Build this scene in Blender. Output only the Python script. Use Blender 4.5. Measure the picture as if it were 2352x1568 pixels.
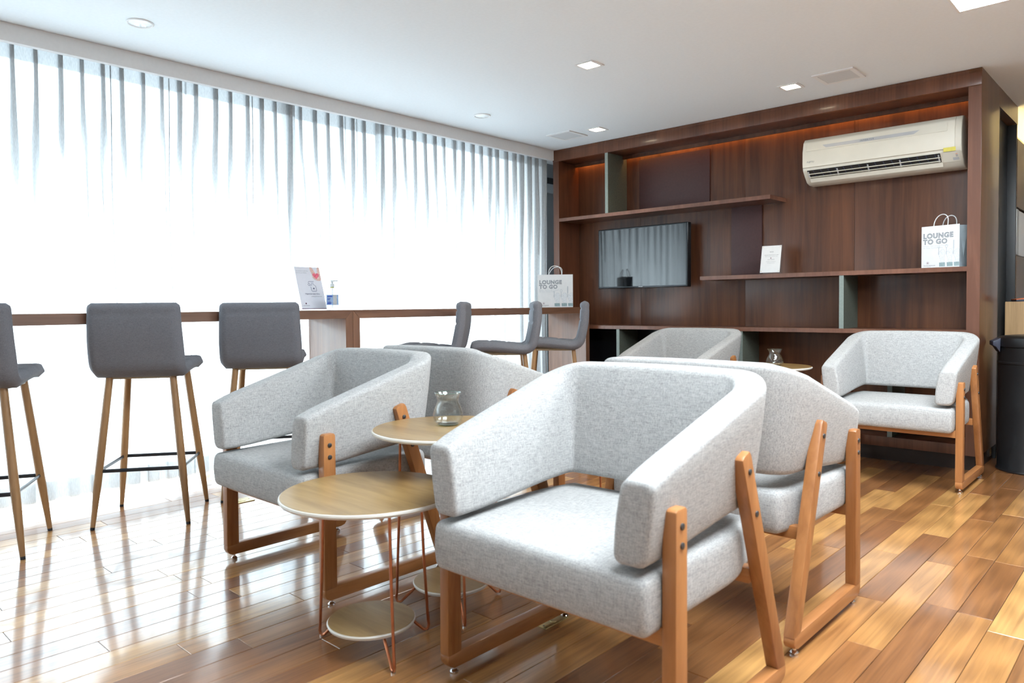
import bpy, bmesh, math, random
import numpy as np
from mathutils import Vector, Matrix, Euler

random.seed(7)
SC = bpy.context.scene
for o in list(bpy.data.objects):
    bpy.data.objects.remove(o)
COL = SC.collection

# ------------------------------------------------------------------ camera
F_PX, YAW, PITCH, ROLL = 1681.05, -0.7466, -0.0317, -0.0099
CAM = Vector((4.0764, -4.9662, 1.0))
fw = Vector((math.sin(YAW) * math.cos(PITCH), math.cos(YAW) * math.cos(PITCH), math.sin(PITCH)))
rt = Vector((math.cos(YAW), -math.sin(YAW), 0))
up = rt.cross(fw)
cr, sr = math.cos(ROLL), math.sin(ROLL)
rt, up = cr * rt + sr * up, -sr * rt + cr * up
cam_d = bpy.data.cameras.new('camera')
cam = bpy.data.objects.new('camera', cam_d)
COL.objects.link(cam)
M = Matrix((rt, up, -fw)).transposed().to_4x4()
M.translation = CAM
cam.matrix_world = M
cam_d.sensor_width = 36.0
cam_d.lens = F_PX * 36.0 / 2352.0
cam_d.shift_y = -27.44 / 2352.0
cam_d.clip_start = 0.05
cam_d.dof.use_dof = True
cam_d.dof.focus_distance = 4.2
cam_d.dof.aperture_fstop = 4.5
SC.camera = cam

# ------------------------------------------------------------------ world, large lights, exposure
SC.view_settings.view_transform = 'Standard'
SC.view_settings.look = 'None'
SC.view_settings.gamma = 1.0
SC.view_settings.use_curve_mapping = False
SC.view_settings.exposure = 0.68
SC.cycles.max_bounces = 5
SC.cycles.diffuse_bounces = 3
SC.cycles.glossy_bounces = 3
SC.cycles.transmission_bounces = 3
SC.cycles.transparent_max_bounces = 6
SC.cycles.adaptive_threshold = 0.04
SC.cycles.adaptive_min_samples = 16
W = bpy.data.worlds.new('world')
SC.world = W
W.use_nodes = True
bg = W.node_tree.nodes['Background']
bg.inputs['Color'].default_value = (0.86, 0.93, 1.0, 1)
bg.inputs['Strength'].default_value = 2.2

H = 2.35          # ceiling height
WX = -0.42        # window plane
# daylight sky entering through the long window (area lamp just beyond the glass, made shorter than the window so the curtain tops stay dimmer)
ld = bpy.data.lights.new('daylight', 'AREA')
ld.shape = 'RECTANGLE'
ld.size, ld.size_y = 1.6, 6.2
ld.energy = 300.0
ld.color = (0.82, 0.92, 1.0)
lo = bpy.data.objects.new('daylight', ld)
COL.objects.link(lo)
lo.location = (WX - 0.30, -3.5, 0.90)
lo.rotation_euler = Euler((0, -math.pi / 2, 0))

# ------------------------------------------------------------------ materials
MATS = {}
def new_mat(name):
    m = bpy.data.materials.new(name)
    m.use_nodes = True
    nt = m.node_tree
    b = nt.nodes['Principled BSDF']
    MATS[name] = m
    return m, nt, b
def N(nt, t, **kw):
    n = nt.nodes.new(t)
    for k, v in kw.items():
        setattr(n, k, v)
    return n
def plain(name, col, rough=0.5, metal=0.0, spec=0.5, noise=0.0, nscale=20, bump=0.0, coat=0.0):
    m, nt, b = new_mat(name)
    b.inputs['Base Color'].default_value = (*col, 1)
    b.inputs['Roughness'].default_value = rough
    b.inputs['Metallic'].default_value = metal
    b.inputs['Specular IOR Level'].default_value = spec
    b.inputs['Coat Weight'].default_value = coat
    if noise > 0 or bump > 0:
        tc = N(nt, 'ShaderNodeTexCoord')
        n = N(nt, 'ShaderNodeTexNoise')
        n.inputs['Scale'].default_value = nscale
        n.inputs['Detail'].default_value = 1
        nt.links.new(tc.outputs['Object'], n.inputs['Vector'])
        if noise > 0:
            r = N(nt, 'ShaderNodeValToRGB')
            r.color_ramp.elements[0].color = (*[c * (1 - noise) for c in col], 1)
            r.color_ramp.elements[1].color = (*[min(1, c * (1 + noise)) for c in col], 1)
            r.color_ramp.elements[0].position = 0.3
            r.color_ramp.elements[1].position = 0.7
            nt.links.new(n.outputs['Fac'], r.inputs['Fac'])
            nt.links.new(r.outputs['Color'], b.inputs['Base Color'])
        if bump > 0:
            bp = N(nt, 'ShaderNodeBump')
            bp.inputs['Strength'].default_value = bump
            bp.inputs['Distance'].default_value = 0.002
            nt.links.new(n.outputs['Fac'], bp.inputs['Height'])
            nt.links.new(bp.outputs['Normal'], b.inputs['Normal'])
    return m
def wood(name, c1, c2, scale, rough=0.35, coat=0.0, spec=0.5, coords='Object', big=1.0):
    """grain: noise stretched by the vector scale (small number = along the grain)"""
    m, nt, b = new_mat(name)
    tc = N(nt, 'ShaderNodeTexCoord')
    mp = N(nt, 'ShaderNodeMapping')
    mp.inputs['Scale'].default_value = scale
    nt.links.new(tc.outputs[coords], mp.inputs['Vector'])
    n1 = N(nt, 'ShaderNodeTexNoise')
    n1.inputs['Scale'].default_value = 1.0
    n1.inputs['Detail'].default_value = 3
    n1.inputs['Roughness'].default_value = 0.65
    n1.inputs['Distortion'].default_value = 0.6
    nt.links.new(mp.outputs['Vector'], n1.inputs['Vector'])
    mp2 = N(nt, 'ShaderNodeMapping')
    mp2.inputs['Scale'].default_value = [s * 0.13 * big for s in scale]
    nt.links.new(tc.outputs[coords], mp2.inputs['Vector'])
    n2 = N(nt, 'ShaderNodeTexNoise')
    n2.inputs['Scale'].default_value = 1.0
    n2.inputs['Detail'].default_value = 1
    nt.links.new(mp2.outputs['Vector'], n2.inputs['Vector'])
    mx = N(nt, 'ShaderNodeMath', operation='ADD')
    nt.links.new(n1.outputs['Fac'], mx.inputs[0])
    nt.links.new(n2.outputs['Fac'], mx.inputs[1])
    r = N(nt, 'ShaderNodeValToRGB')
    r.color_ramp.elements[0].position = 0.36
    r.color_ramp.elements[1].position = 0.64
    r.color_ramp.elements[0].color = (*c1, 1)
    r.color_ramp.elements[1].color = (*c2, 1)
    hf = N(nt, 'ShaderNodeMath', operation='MULTIPLY')
    hf.inputs[1].default_value = 0.5
    nt.links.new(mx.outputs[0], hf.inputs[0])
    nt.links.new(hf.outputs[0], r.inputs['Fac'])
    nt.links.new(r.outputs['Color'], b.inputs['Base Color'])
    b.inputs['Roughness'].default_value = rough
    b.inputs['Coat Weight'].default_value = coat
    b.inputs['Coat Roughness'].default_value = 0.1
    b.inputs['Specular IOR Level'].default_value = spec
    return m
def emit(name, col, strength):
    m, nt, b = new_mat(name)
    b.inputs['Base Color'].default_value = (*col, 1)
    b.inputs['Emission Color'].default_value = (*col, 1)
    b.inputs['Emission Strength'].default_value = strength
    return m
def fabric(name, light, dark, k=1.0, rough=0.92, thr=(0.40, 0.60)):
    m, nt, b = new_mat(name)
    tc = N(nt, 'ShaderNodeTexCoord')
    outs = []
    for sc in ((42 * k, 400 * k, 400 * k), (400 * k, 42 * k, 400 * k), (400 * k, 400 * k, 70 * k)):
        mp = N(nt, 'ShaderNodeMapping')
        mp.inputs['Scale'].default_value = sc
        nt.links.new(tc.outputs['Object'], mp.inputs['Vector'])
        n = N(nt, 'ShaderNodeTexNoise')
        n.inputs['Scale'].default_value = 1.0
        n.inputs['Detail'].default_value = 1.0
        n.inputs['Roughness'].default_value = 0.6
        nt.links.new(mp.outputs['Vector'], n.inputs['Vector'])
        outs.append(n)
    ad0 = N(nt, 'ShaderNodeMath', operation='ADD')
    nt.links.new(outs[0].outputs['Fac'], ad0.inputs[0])
    nt.links.new(outs[1].outputs['Fac'], ad0.inputs[1])
    ad = N(nt, 'ShaderNodeMath', operation='ADD')
    nt.links.new(ad0.outputs[0], ad.inputs[0])
    nt.links.new(outs[2].outputs['Fac'], ad.inputs[1])
    hf = N(nt, 'ShaderNodeMath', operation='MULTIPLY')
    hf.inputs[1].default_value = 1 / 3
    nt.links.new(ad.outputs[0], hf.inputs[0])
    r = N(nt, 'ShaderNodeValToRGB')
    r.color_ramp.elements[0].position = thr[0]
    r.color_ramp.elements[1].position = thr[1]
    r.color_ramp.elements[0].color = (*dark, 1)
    r.color_ramp.elements[1].color = (*light, 1)
    nt.links.new(hf.outputs[0], r.inputs['Fac'])
    nt.links.new(r.outputs['Color'], b.inputs['Base Color'])
    b.inputs['Roughness'].default_value = rough
    b.inputs['Specular IOR Level'].default_value = 0.2
    bp = N(nt, 'ShaderNodeBump')
    bp.inputs['Strength'].default_value = 0.25
    bp.inputs['Distance'].default_value = 0.001
    nt.links.new(hf.outputs[0], bp.inputs['Height'])
    nt.links.new(bp.outputs['Normal'], b.inputs['Normal'])
    return m
def glass_thin(name, tint=(1, 1, 1), refl=0.9):
    m, nt, b = new_mat(name)
    nt.nodes.remove(b)
    out = nt.nodes['Material Output']
    tr = N(nt, 'ShaderNodeBsdfTransparent')
    tr.inputs['Color'].default_value = (*tint, 1)
    gl = N(nt, 'ShaderNodeBsdfGlossy')
    gl.inputs['Roughness'].default_value = 0.02
    lw = N(nt, 'ShaderNodeLayerWeight')
    lw.inputs['Blend'].default_value = 0.5
    pw = N(nt, 'ShaderNodeMath', operation='POWER')
    pw.inputs[1].default_value = 3.5
    nt.links.new(lw.outputs['Facing'], pw.inputs[0])
    mu = N(nt, 'ShaderNodeMath', operation='MULTIPLY_ADD')
    mu.inputs[1].default_value = 0.6 * refl
    mu.inputs[2].default_value = 0.045 * refl
    nt.links.new(pw.outputs[0], mu.inputs[0])
    mx = N(nt, 'ShaderNodeMixShader')
    nt.links.new(mu.outputs[0], mx.inputs[0])
    nt.links.new(tr.outputs[0], mx.inputs[1])
    nt.links.new(gl.outputs[0], mx.inputs[2])
    nt.links.new(mx.outputs[0], out.inputs['Surface'])
    return m

plain('ceiling_paint', (0.81, 0.85, 0.88), 0.9, noise=0.012, nscale=60)
plain('wall_paint', (0.86, 0.88, 0.89), 0.9, noise=0.012, nscale=50)
plain('grey_paint', (0.30, 0.32, 0.34), 0.8, noise=0.012, nscale=50)
plain('cream_paint', (0.75, 0.68, 0.52), 0.8, noise=0.012, nscale=40)
plain('pelmet_paint', (0.86, 0.86, 0.86), 0.75, noise=0.012, nscale=60)
wood('case_wood', (0.052, 0.018, 0.0090), (0.135, 0.050, 0.0225), (22, 22, 1.2), 0.36, 0.08, 0.4)
wood('case_edge_wood', (0.115, 0.044, 0.024), (0.20, 0.085, 0.05), (26, 26, 2.0), 0.38, 0.1)
wood('case_rail_wood', (0.085, 0.029, 0.014), (0.17, 0.062, 0.030), (60, 22, 1.6), 0.30, 0.2)
wood('case_side_wood', (0.075, 0.030, 0.013), (0.15, 0.062, 0.026), (22, 22, 1.0), 0.30, 0.10, 0.35)
plain('maroon_panel', (0.055, 0.018, 0.017), 0.55, noise=0.08, nscale=60)
plain('green_divider', (0.085, 0.095, 0.075), 0.6, noise=0.1, nscale=80)
plain('green_edge', (0.22, 0.26, 0.24), 0.6, noise=0.05, nscale=80)
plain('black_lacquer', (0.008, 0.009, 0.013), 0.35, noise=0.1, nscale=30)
wood('bar_wood', (0.13, 0.060, 0.035), (0.25, 0.125, 0.075), (24, 1.6, 24), 0.30, 0.5)
wood('bar_wood_upright', (0.13, 0.060, 0.035), (0.26, 0.13, 0.078), (24, 24, 1.6), 0.30, 0.5)
wood('chair_wood', (0.25, 0.090, 0.025), (0.43, 0.18, 0.060), (30, 30, 3.0), 0.34, 0.15)
wood('chair_rail_wood', (0.25, 0.090, 0.025), (0.43, 0.18, 0.060), (30, 3.0, 30), 0.34, 0.15)
wood('chair_cross_wood', (0.30, 0.11, 0.03), (0.50, 0.22, 0.075), (3.0, 30, 30), 0.34, 0.15)
wood('stool_wood', (0.26, 0.14, 0.058), (0.40, 0.225, 0.10), (60, 60, 3.0), 0.35, 0.1)
wood('table_wood', (0.23, 0.135, 0.046), (0.38, 0.245, 0.098), (4, 34, 34), 0.33, 0.15)
wood('counter_wood', (0.32, 0.19, 0.085), (0.50, 0.32, 0.16), (90, 90, 3.0), 0.5)
fabric('chair_fabric', (0.49, 0.485, 0.475), (0.27, 0.265, 0.265), thr=(0.35, 0.60))
fabric('stool_fabric', (0.215, 0.215, 0.235), (0.125, 0.125, 0.14), 1.8, thr=(0.35, 0.65))
plain('table_edge', (0.72, 0.69, 0.63), 0.45, noise=0.04, nscale=30)
plain('copper_wire', (0.45, 0.16, 0.075), 0.28, 0.9, noise=0.1, nscale=40)
plain('chrome', (0.75, 0.75, 0.77), 0.12, 1.0, noise=0.03, nscale=40)
plain('bolt_steel', (0.10, 0.10, 0.105), 0.35, 0.8, noise=0.05, nscale=90)
plain('dark_metal', (0.02, 0.023, 0.03), 0.32, 0.3, noise=0.1, nscale=40)
plain('beige_metal', (0.42, 0.33, 0.22), 0.4, 0.2, noise=0.05, nscale=40)
plain('brass_plate', (0.52, 0.42, 0.20), 0.32, 0.7, noise=0.12, nscale=60)
plain('ac_plastic', (0.66, 0.62, 0.53), 0.38, noise=0.02, nscale=12)
plain('ac_dark', (0.012, 0.012, 0.013), 0.6, noise=0.1, nscale=30)
plain('ac_grey', (0.45, 0.45, 0.46), 0.35, noise=0.03, nscale=20)
plain('yellow_sticker', (0.62, 0.54, 0.10), 0.5, noise=0.05, nscale=90)
plain('tv_bezel', (0.006, 0.007, 0.009), 0.15, noise=0.05, nscale=20)
plain('tv_screen', (0.004, 0.005, 0.007), 0.06, noise=0.05, nscale=5, spec=0.9)
plain('white_paper', (0.66, 0.66, 0.66), 0.65, noise=0.02, nscale=40)
plain('sign_paper', (0.72, 0.72, 0.78), 0.6, noise=0.015, nscale=40)
plain('bag_gusset', (0.42, 0.50, 0.55), 0.7, noise=0.05, nscale=20)
plain('ink_grey', (0.15, 0.17, 0.20), 0.7, noise=0.05, nscale=200)
plain('ink_light', (0.44, 0.47, 0.50), 0.7, noise=0.05, nscale=200)
plain('ink_skin_grey', (0.62, 0.64, 0.66), 0.7, noise=0.1, nscale=120)
plain('ink_teal', (0.25, 0.33, 0.34), 0.7, noise=0.1, nscale=100)
plain('ink_dark', (0.07, 0.07, 0.10), 0.7, noise=0.05, nscale=200)
plain('ink_navy', (0.06, 0.07, 0.16), 0.7, noise=0.05, nscale=200)
plain('ink_plum', (0.15, 0.06, 0.10), 0.7, noise=0.05, nscale=200)
plain('heart_pink', (0.75, 0.14, 0.20), 0.6, noise=0.15, nscale=60)
plain('print_skin', (0.74, 0.50, 0.44), 0.6, noise=0.15, nscale=90)
plain('bin_black', (0.010, 0.010, 0.011), 0.33, noise=0.1, nscale=40)
plain('lamp_white', (0.82, 0.82, 0.82), 0.45, noise=0.01, nscale=20)
plain('grille_grey', (0.66, 0.67, 0.68), 0.7, noise=0.06, nscale=500)
plain('frame_alu', (0.55, 0.58, 0.60), 0.35, 0.5, noise=0.03, nscale=20)
plain('frame_black', (0.012, 0.013, 0.015), 0.4, noise=0.05, nscale=20)
plain('orange_edge', (0.62, 0.13, 0.03), 0.5, noise=0.05, nscale=40)
plain('navy_plastic', (0.03, 0.035, 0.06), 0.4, noise=0.05, nscale=40)
plain('kick_black', (0.030, 0.017, 0.013), 0.5, noise=0.1, nscale=20)
plain('pump_plastic', (0.62, 0.66, 0.68), 0.35, noise=0.02, nscale=40)
plain('label_blue', (0.32, 0.45, 0.68), 0.5, noise=0.1, nscale=60)
plain('label_grey', (0.55, 0.55, 0.55), 0.5, noise=0.04, nscale=60)
plain('label_ink', (0.03, 0.07, 0.40), 0.5, noise=0.05, nscale=60)
plain('gap_yellow', (0.6, 0.55, 0.15), 0.5, noise=0.05, nscale=60)
plain('grout', (0.10, 0.055, 0.03), 0.7, noise=0.2, nscale=30)
emit('lamp_warm', (1.0, 0.86, 0.62), 26.0)
emit('panel_white', (0.84, 0.94, 1.0), 16.5)
emit('strip_warm', (1.0, 0.42, 0.10), 9.0)
emit('cove_warm', (1.0, 0.74, 0.30), 14.0)
glass_thin('window_glass', (0.93, 0.97, 0.97))
glass_thin('vase_glass', (0.97, 0.985, 0.98), 1.5)
glass_thin('acrylic', (0.97, 0.98, 0.98), 1.0)
glass_thin('bottle_clear', (0.88, 0.93, 0.96), 1.0)

def curtain_mat(name='sheer_cloth', transl=0.60, transp=0.0):
    m, nt, b = new_mat(name)
    nt.nodes.remove(b)
    out = nt.nodes['Material Output']
    tc = N(nt, 'ShaderNodeTexCoord')
    mp = N(nt, 'ShaderNodeMapping')
    mp.inputs['Scale'].default_value = (300, 300, 60)
    nt.links.new(tc.outputs['Object'], mp.inputs['Vector'])
    n = N(nt, 'ShaderNodeTexNoise')
    n.inputs['Scale'].default_value = 1.0
    n.inputs['Detail'].default_value = 0
    nt.links.new(mp.outputs['Vector'], n.inputs['Vector'])
    r = N(nt, 'ShaderNodeValToRGB')
    r.color_ramp.elements[0].color = (0.60, 0.61, 0.62, 1)
    r.color_ramp.elements[1].color = (0.80, 0.81, 0.82, 1)
    nt.links.new(n.outputs['Fac'], r.inputs['Fac'])
    df = N(nt, 'ShaderNodeBsdfDiffuse')
    tl = N(nt, 'ShaderNodeBsdfTranslucent')
    tr = N(nt, 'ShaderNodeBsdfTransparent')
    for x in (df, tl):
        nt.links.new(r.outputs['Color'], x.inputs['Color'])
    m1 = N(nt, 'ShaderNodeMixShader')
    m1.inputs[0].default_value = transl
    nt.links.new(df.outputs[0], m1.inputs[1])
    nt.links.new(tl.outputs[0], m1.inputs[2])
    m2 = N(nt, 'ShaderNodeMixShader')
    m2.inputs[0].default_value = transp
    nt.links.new(m1.outputs[0], m2.inputs[1])
    nt.links.new(tr.outputs[0], m2.inputs[2])
    nt.links.new((m2 if transp > 0 else m1).outputs[0], out.inputs['Surface'])
    return m
curtain_mat()
curtain_mat('hem_cloth', 0.36, 0.0)

def floor_mat():
    m, nt, b = new_mat('floor_wood')
    at = N(nt, 'ShaderNodeAttribute', attribute_name='tone')
    ge = N(nt, 'ShaderNodeNewGeometry')
    off = N(nt, 'ShaderNodeVectorMath', operation='SCALE')
    off.inputs['Scale'].default_value = 31.7
    cmb = N(nt, 'ShaderNodeCombineXYZ')
    for i in (0, 1, 2):
        nt.links.new(at.outputs['Fac'], cmb.inputs[i])
    nt.links.new(cmb.outputs[0], off.inputs[0])
    add = N(nt, 'ShaderNodeVectorMath', operation='ADD')
    nt.links.new(ge.outputs['Position'], add.inputs[0])
    nt.links.new(off.outputs[0], add.inputs[1])
    mp = N(nt, 'ShaderNodeMapping')
    mp.inputs['Scale'].default_value = (48, 1.9, 1)
    nt.links.new(add.outputs[0], mp.inputs['Vector'])
    n = N(nt, 'ShaderNodeTexNoise')
    n.inputs['Scale'].default_value = 1.0
    n.inputs['Detail'].default_value = 3
    n.inputs['Roughness'].default_value = 0.6
    n.inputs['Distortion'].default_value = 0.8
    nt.links.new(mp.outputs[0], n.inputs['Vector'])
    mp2 = N(nt, 'ShaderNodeMapping')
    mp2.inputs['Scale'].default_value = (7, 0.9, 1)
    nt.links.new(add.outputs[0], mp2.inputs['Vector'])
    wv = N(nt, 'ShaderNodeTexWave', wave_type='RINGS')
    wv.inputs['Scale'].default_value = 1.6
    wv.inputs['Distortion'].default_value = 5.0
    wv.inputs['Detail'].default_value = 2.5
    nt.links.new(mp2.outputs[0], wv.inputs['Vector'])
    g = N(nt, 'ShaderNodeMix', data_type='FLOAT')
    g.inputs['Factor'].default_value = 0.16
    nt.links.new(n.outputs['Fac'], g.inputs['A'])
    nt.links.new(wv.outputs['Fac'], g.inputs['B'])
    # plank tone ramp (each board its own shade)
    r = N(nt, 'ShaderNodeValToRGB')
    e = r.color_ramp.elements
    e[0].position, e[0].color = 0.0, (0.22, 0.088, 0.032, 1)
    e[1].position, e[1].color = 1.0, (0.56, 0.31, 0.108, 1)
    x = e.new(0.35); x.color = (0.31, 0.135, 0.047, 1)
    x = e.new(0.72); x.color = (0.46, 0.225, 0.075, 1)
    nt.links.new(at.outputs['Fac'], r.inputs['Fac'])
    r2 = N(nt, 'ShaderNodeValToRGB')
    r2.color_ramp.elements[0].position = 0.30
    r2.color_ramp.elements[0].color = (0.60, 0.54, 0.48, 1)
    r2.color_ramp.elements[1].position = 0.70
    r2.color_ramp.elements[1].color = (1.18, 1.16, 1.12, 1)
    nt.links.new(g.outputs['Result'], r2.inputs['Fac'])
    mul = N(nt, 'ShaderNodeMix', data_type='RGBA', blend_type='MULTIPLY')
    mul.inputs['Factor'].default_value = 1.0
    nt.links.new(r.outputs['Color'], mul.inputs['A'])
    nt.links.new(r2.outputs['Color'], mul.inputs['B'])
    nt.links.new(mul.outputs['Result'], b.inputs['Base Color'])
    b.inputs['Roughness'].default_value = 0.30
    b.inputs['Specular IOR Level'].default_value = 0.5
    b.inputs['Coat Weight'].default_value = 1.0
    b.inputs['Coat IOR'].default_value = 1.6
    b.inputs['Coat Roughness'].default_value = 0.10
    nb = N(nt, 'ShaderNodeTexNoise')
    nb.inputs['Scale'].default_value = 9
    nb.inputs['Detail'].default_value = 1
    nt.links.new(add.outputs[0], nb.inputs['Vector'])
    bp = N(nt, 'ShaderNodeBump')
    bp.inputs['Strength'].default_value = 0.10
    bp.inputs['Distance'].default_value = 0.004
    nt.links.new(nb.outputs['Fac'], bp.inputs['Height'])
    nt.links.new(bp.outputs['Normal'], b.inputs['Normal'])
    nt.links.new(bp.outputs['Normal'], b.inputs['Coat Normal'])
    return m
floor_mat()

# ------------------------------------------------------------------ mesh helpers
def add_box(bm, lo, hi, bevel=0.0, seg=2, mat=None):
    xs, ys, zs = (lo[0], hi[0]), (lo[1], hi[1]), (lo[2], hi[2])
    v = [bm.verts.new((x, y, z)) for x in xs for y in ys for z in zs]
    fs = [bm.faces.new([v[i] for i in q]) for q in
          ((0, 1, 3, 2), (4, 6, 7, 5), (0, 4, 5, 1), (2, 3, 7, 6), (0, 2, 6, 4), (1, 5, 7, 3))]
    if bevel > 0:
        es = list({e for f in fs for e in f.edges})
        bmesh.ops.bevel(bm, geom=es, offset=bevel, segments=seg, profile=0.6, affect='EDGES', clamp_overlap=True)
    return v
def add_prism(bm, pts, axis, a, b, bevel=0.0, seg=2):
    """pts: 2-D polygon in the two other axes (cyclic order), extruded from a to b along axis"""
    def mk(p, t):
        if axis == 0: return (t, p[0], p[1])
        if axis == 1: return (p[0], t, p[1])
        return (p[0], p[1], t)
    A = [bm.verts.new(mk(p, a)) for p in pts]
    B = [bm.verts.new(mk(p, b)) for p in pts]
    n = len(pts)
    fs = [bm.faces.new(A[::-1]), bm.faces.new(B)]
    for i in range(n):
        fs.append(bm.faces.new((A[i], A[(i + 1) % n], B[(i + 1) % n], B[i])))
    bmesh.ops.recalc_face_normals(bm, faces=fs)
    if bevel > 0:
        es = [e for e in (fs[0].edges[:] + fs[1].edges[:])]
        es += [e for f in fs[2:] for e in f.edges if e.calc_face_angle(0) > 0.5]
        bmesh.ops.bevel(bm, geom=list(set(es)), offset=bevel, segments=seg, profile=0.6, affect='EDGES', clamp_overlap=True)
def add_tube(bm, pts, rad, seg=10, closed=False, flat=1.0):
    pts = [Vector(p) for p in pts]
    n = len(pts)
    rad = rad if isinstance(rad, (list, tuple)) else [rad] * n
    rings = []
    prev = None
    for i in range(n):
        if closed:
            t = (pts[(i + 1) % n] - pts[i - 1]).normalized()
        else:
            t = (pts[min(i + 1, n - 1)] - pts[max(i - 1, 0)]).normalized()
        ref = prev if prev is not None else (Vector((0, 0, 1)) if abs(t.z) < 0.9 else Vector((1, 0, 0)))
        u = (ref - t * ref.dot(t)).normalized()
        prev = u
        w = t.cross(u)
        rings.append([bm.verts.new(pts[i] + (u * math.cos(k * 2 * math.pi / seg) + w * flat * math.sin(k * 2 * math.pi / seg)) * rad[i]) for k in range(seg)])
    m = n if closed else n - 1
    for i in range(m):
        a, b = rings[i], rings[(i + 1) % n]
        for k in range(seg):
            bm.faces.new((a[k], a[(k + 1) % seg], b[(k + 1) % seg], b[k]))
    if not closed:
        bm.faces.new(rings[0][::-1])
        bm.faces.new(rings[-1])
def add_lathe(bm, prof, seg=32, c=(0, 0, 0)):
    rings = []
    for r, z in prof:
        if r < 1e-6:
            rings.append([bm.verts.new((c[0], c[1], c[2] + z))])
        else:
            rings.append([bm.verts.new((c[0] + r * math.cos(2 * math.pi * k / seg), c[1] + r * math.sin(2 * math.pi * k / seg), c[2] + z)) for k in range(seg)])
    for a, b in zip(rings[:-1], rings[1:]):
        if len(a) == 1 and len(b) == 1: continue
        for k in range(seg):
            k2 = (k + 1) % seg
            if len(a) == 1: bm.faces.new((a[0], b[k2], b[k]))
            elif len(b) == 1: bm.faces.new((a[k], a[k2], b[0]))
            else: bm.faces.new((a[k], a[k2], b[k2], b[k]))
def to_mesh(name, bm, mats, smooth=True, angle=35):
    bmesh.ops.recalc_face_normals(bm, faces=bm.faces)
    me = bpy.data.meshes.new(name)
    bm.to_mesh(me)
    bm.free()
    for m in (mats if isinstance(mats, (list, tuple)) else [mats]):
        me.materials.append(MATS[m])
    if smooth:
        me.shade_smooth()
        me.set_sharp_from_angle(angle=math.radians(angle))
    return me
def obj(name, bm, mat, parent=None, smooth=True, angle=35):
    me = bm if isinstance(bm, bpy.types.Mesh) else to_mesh(name, bm, mat, smooth, angle)
    o = bpy.data.objects.new(name, me)
    COL.objects.link(o)
    if parent is not None:
        o.parent = parent
    return o
def empty(name, loc=(0, 0, 0), rz=0.0):
    o = bpy.data.objects.new(name, None)
    o.empty_display_size = 0.1
    COL.objects.link(o)
    o.location = loc
    o.rotation_euler = (0, 0, rz)
    return o
def tag(o, label=None, cat=None, group=None, kind=None):
    if label: o['label'] = label
    if cat: o['category'] = cat
    if group: o['group'] = group
    if kind: o['kind'] = kind
    return o
def copy_tree(o, parent=None):
    c = o.copy()
    COL.objects.link(c)
    if parent is not None:
        c.parent = parent
    for ch in list(o.children):
        copy_tree(ch, c)
    return c
def box_obj(name, lo, hi, mat, parent=None, bevel=0.0, seg=2):
    bm = bmesh.new()
    add_box(bm, lo, hi, bevel, seg)
    return obj(name, bm, mat, parent)
def struct(name, bm, mat, parent=None):
    o = obj(name, bm, mat, parent)
    if parent is None: o['kind'] = 'structure'
    return o
def text_mesh(body, size, mat, offset=0.0, align='LEFT', spacing=1.0, line=1.0):
    cu = bpy.data.curves.new('lettering', 'FONT')
    cu.body = body
    cu.size = size
    cu.align_x = align
    cu.offset = offset
    cu.space_character = spacing
    cu.space_line = line
    cu.resolution_u = 3
    cu.fill_mode = 'FRONT'
    t = bpy.data.objects.new('lettering', cu)
    COL.objects.link(t)
    bpy.context.view_layer.update()
    me = bpy.data.meshes.new_from_object(t.evaluated_get(bpy.context.evaluated_depsgraph_get()))
    bpy.data.objects.remove(t)
    bpy.data.curves.remove(cu)
    me.materials.clear()
    me.materials.append(MATS[mat])
    return me
def lettering(name, body, size, mat, parent, mat_world_local, offset=0.0, align='LEFT', spacing=1.0, line=1.0):
    me = text_mesh(body, size, mat, offset, align, spacing, line)
    o = obj(name, me, mat, parent)
    o.matrix_local = mat_world_local
    return o
def face_mat(origin, xdir, ydir):
    x, y = Vector(xdir).normalized(), Vector(ydir).normalized()
    z = x.cross(y)
    m = Matrix((x, y, z)).transposed().to_4x4()
    m.translation = Vector(origin)
    return m
def flat_poly(bm, pts, z=0.0):
    return bm.faces.new([bm.verts.new((x, y, z)) for x, y in pts])
def pillow(sx, sy, sz, r, n=(14, 14, 5), deform=None):
    """soft cushion: a box of half sizes with rounded edges, gridded, then deformed"""
    bm = bmesh.new()
    def ax(h, k):
        inner = h - r
        a = [-h + r * (1 - math.cos(math.pi / 2 * i / 3)) for i in range(3)]
        return a + [-inner + 2 * inner * i / k for i in range(k + 1)] + [-x for x in a[::-1]]
    gx, gy, gz = ax(sx, n[0]), ax(sy, n[1]), ax(sz, n[2])
    def put(p):
        q = Vector((max(-sx + r, min(sx - r, p[0])), max(-sy + r, min(sy - r, p[1])), max(-sz + r, min(sz - r, p[2]))))
        d = Vector(p) - q
        if d.length > 1e-9:
            d = d.normalized() * r
        return q + d
    def sheet(U, V, f):
        g = [[bm.verts.new(put(f(u, v))) for v in V] for u in U]
        for i in range(len(U) - 1):
            for j in range(len(V) - 1):
                bm.faces.new((g[i][j], g[i + 1][j], g[i + 1][j + 1], g[i][j + 1]))
    for s in (-1, 1):
        sheet(gx, gy, lambda u, v: (u, v, s * sz))
        sheet(gx, gz, lambda u, v: (u, s * sy, v))
        sheet(gy, gz, lambda u, v: (s * sx, u, v))
    bmesh.ops.remove_doubles(bm, verts=bm.verts, dist=1e-5)
    if deform:
        for v in bm.verts:
            v.co = deform(v.co)
    return bm
def sstep(a, b, x):
    t = max(0.0, min(1.0, (x - a) / (b - a)))
    return t * t * (3 - 2 * t)

# ================================================================== SETTING
def proj(P):
    d = Vector(P) - CAM
    z = d.dot(fw)
    if z < 0.05: return None
    return (1176 + F_PX * d.dot(rt) / z, 756.5 - F_PX * d.dot(up) / z, z)

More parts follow.
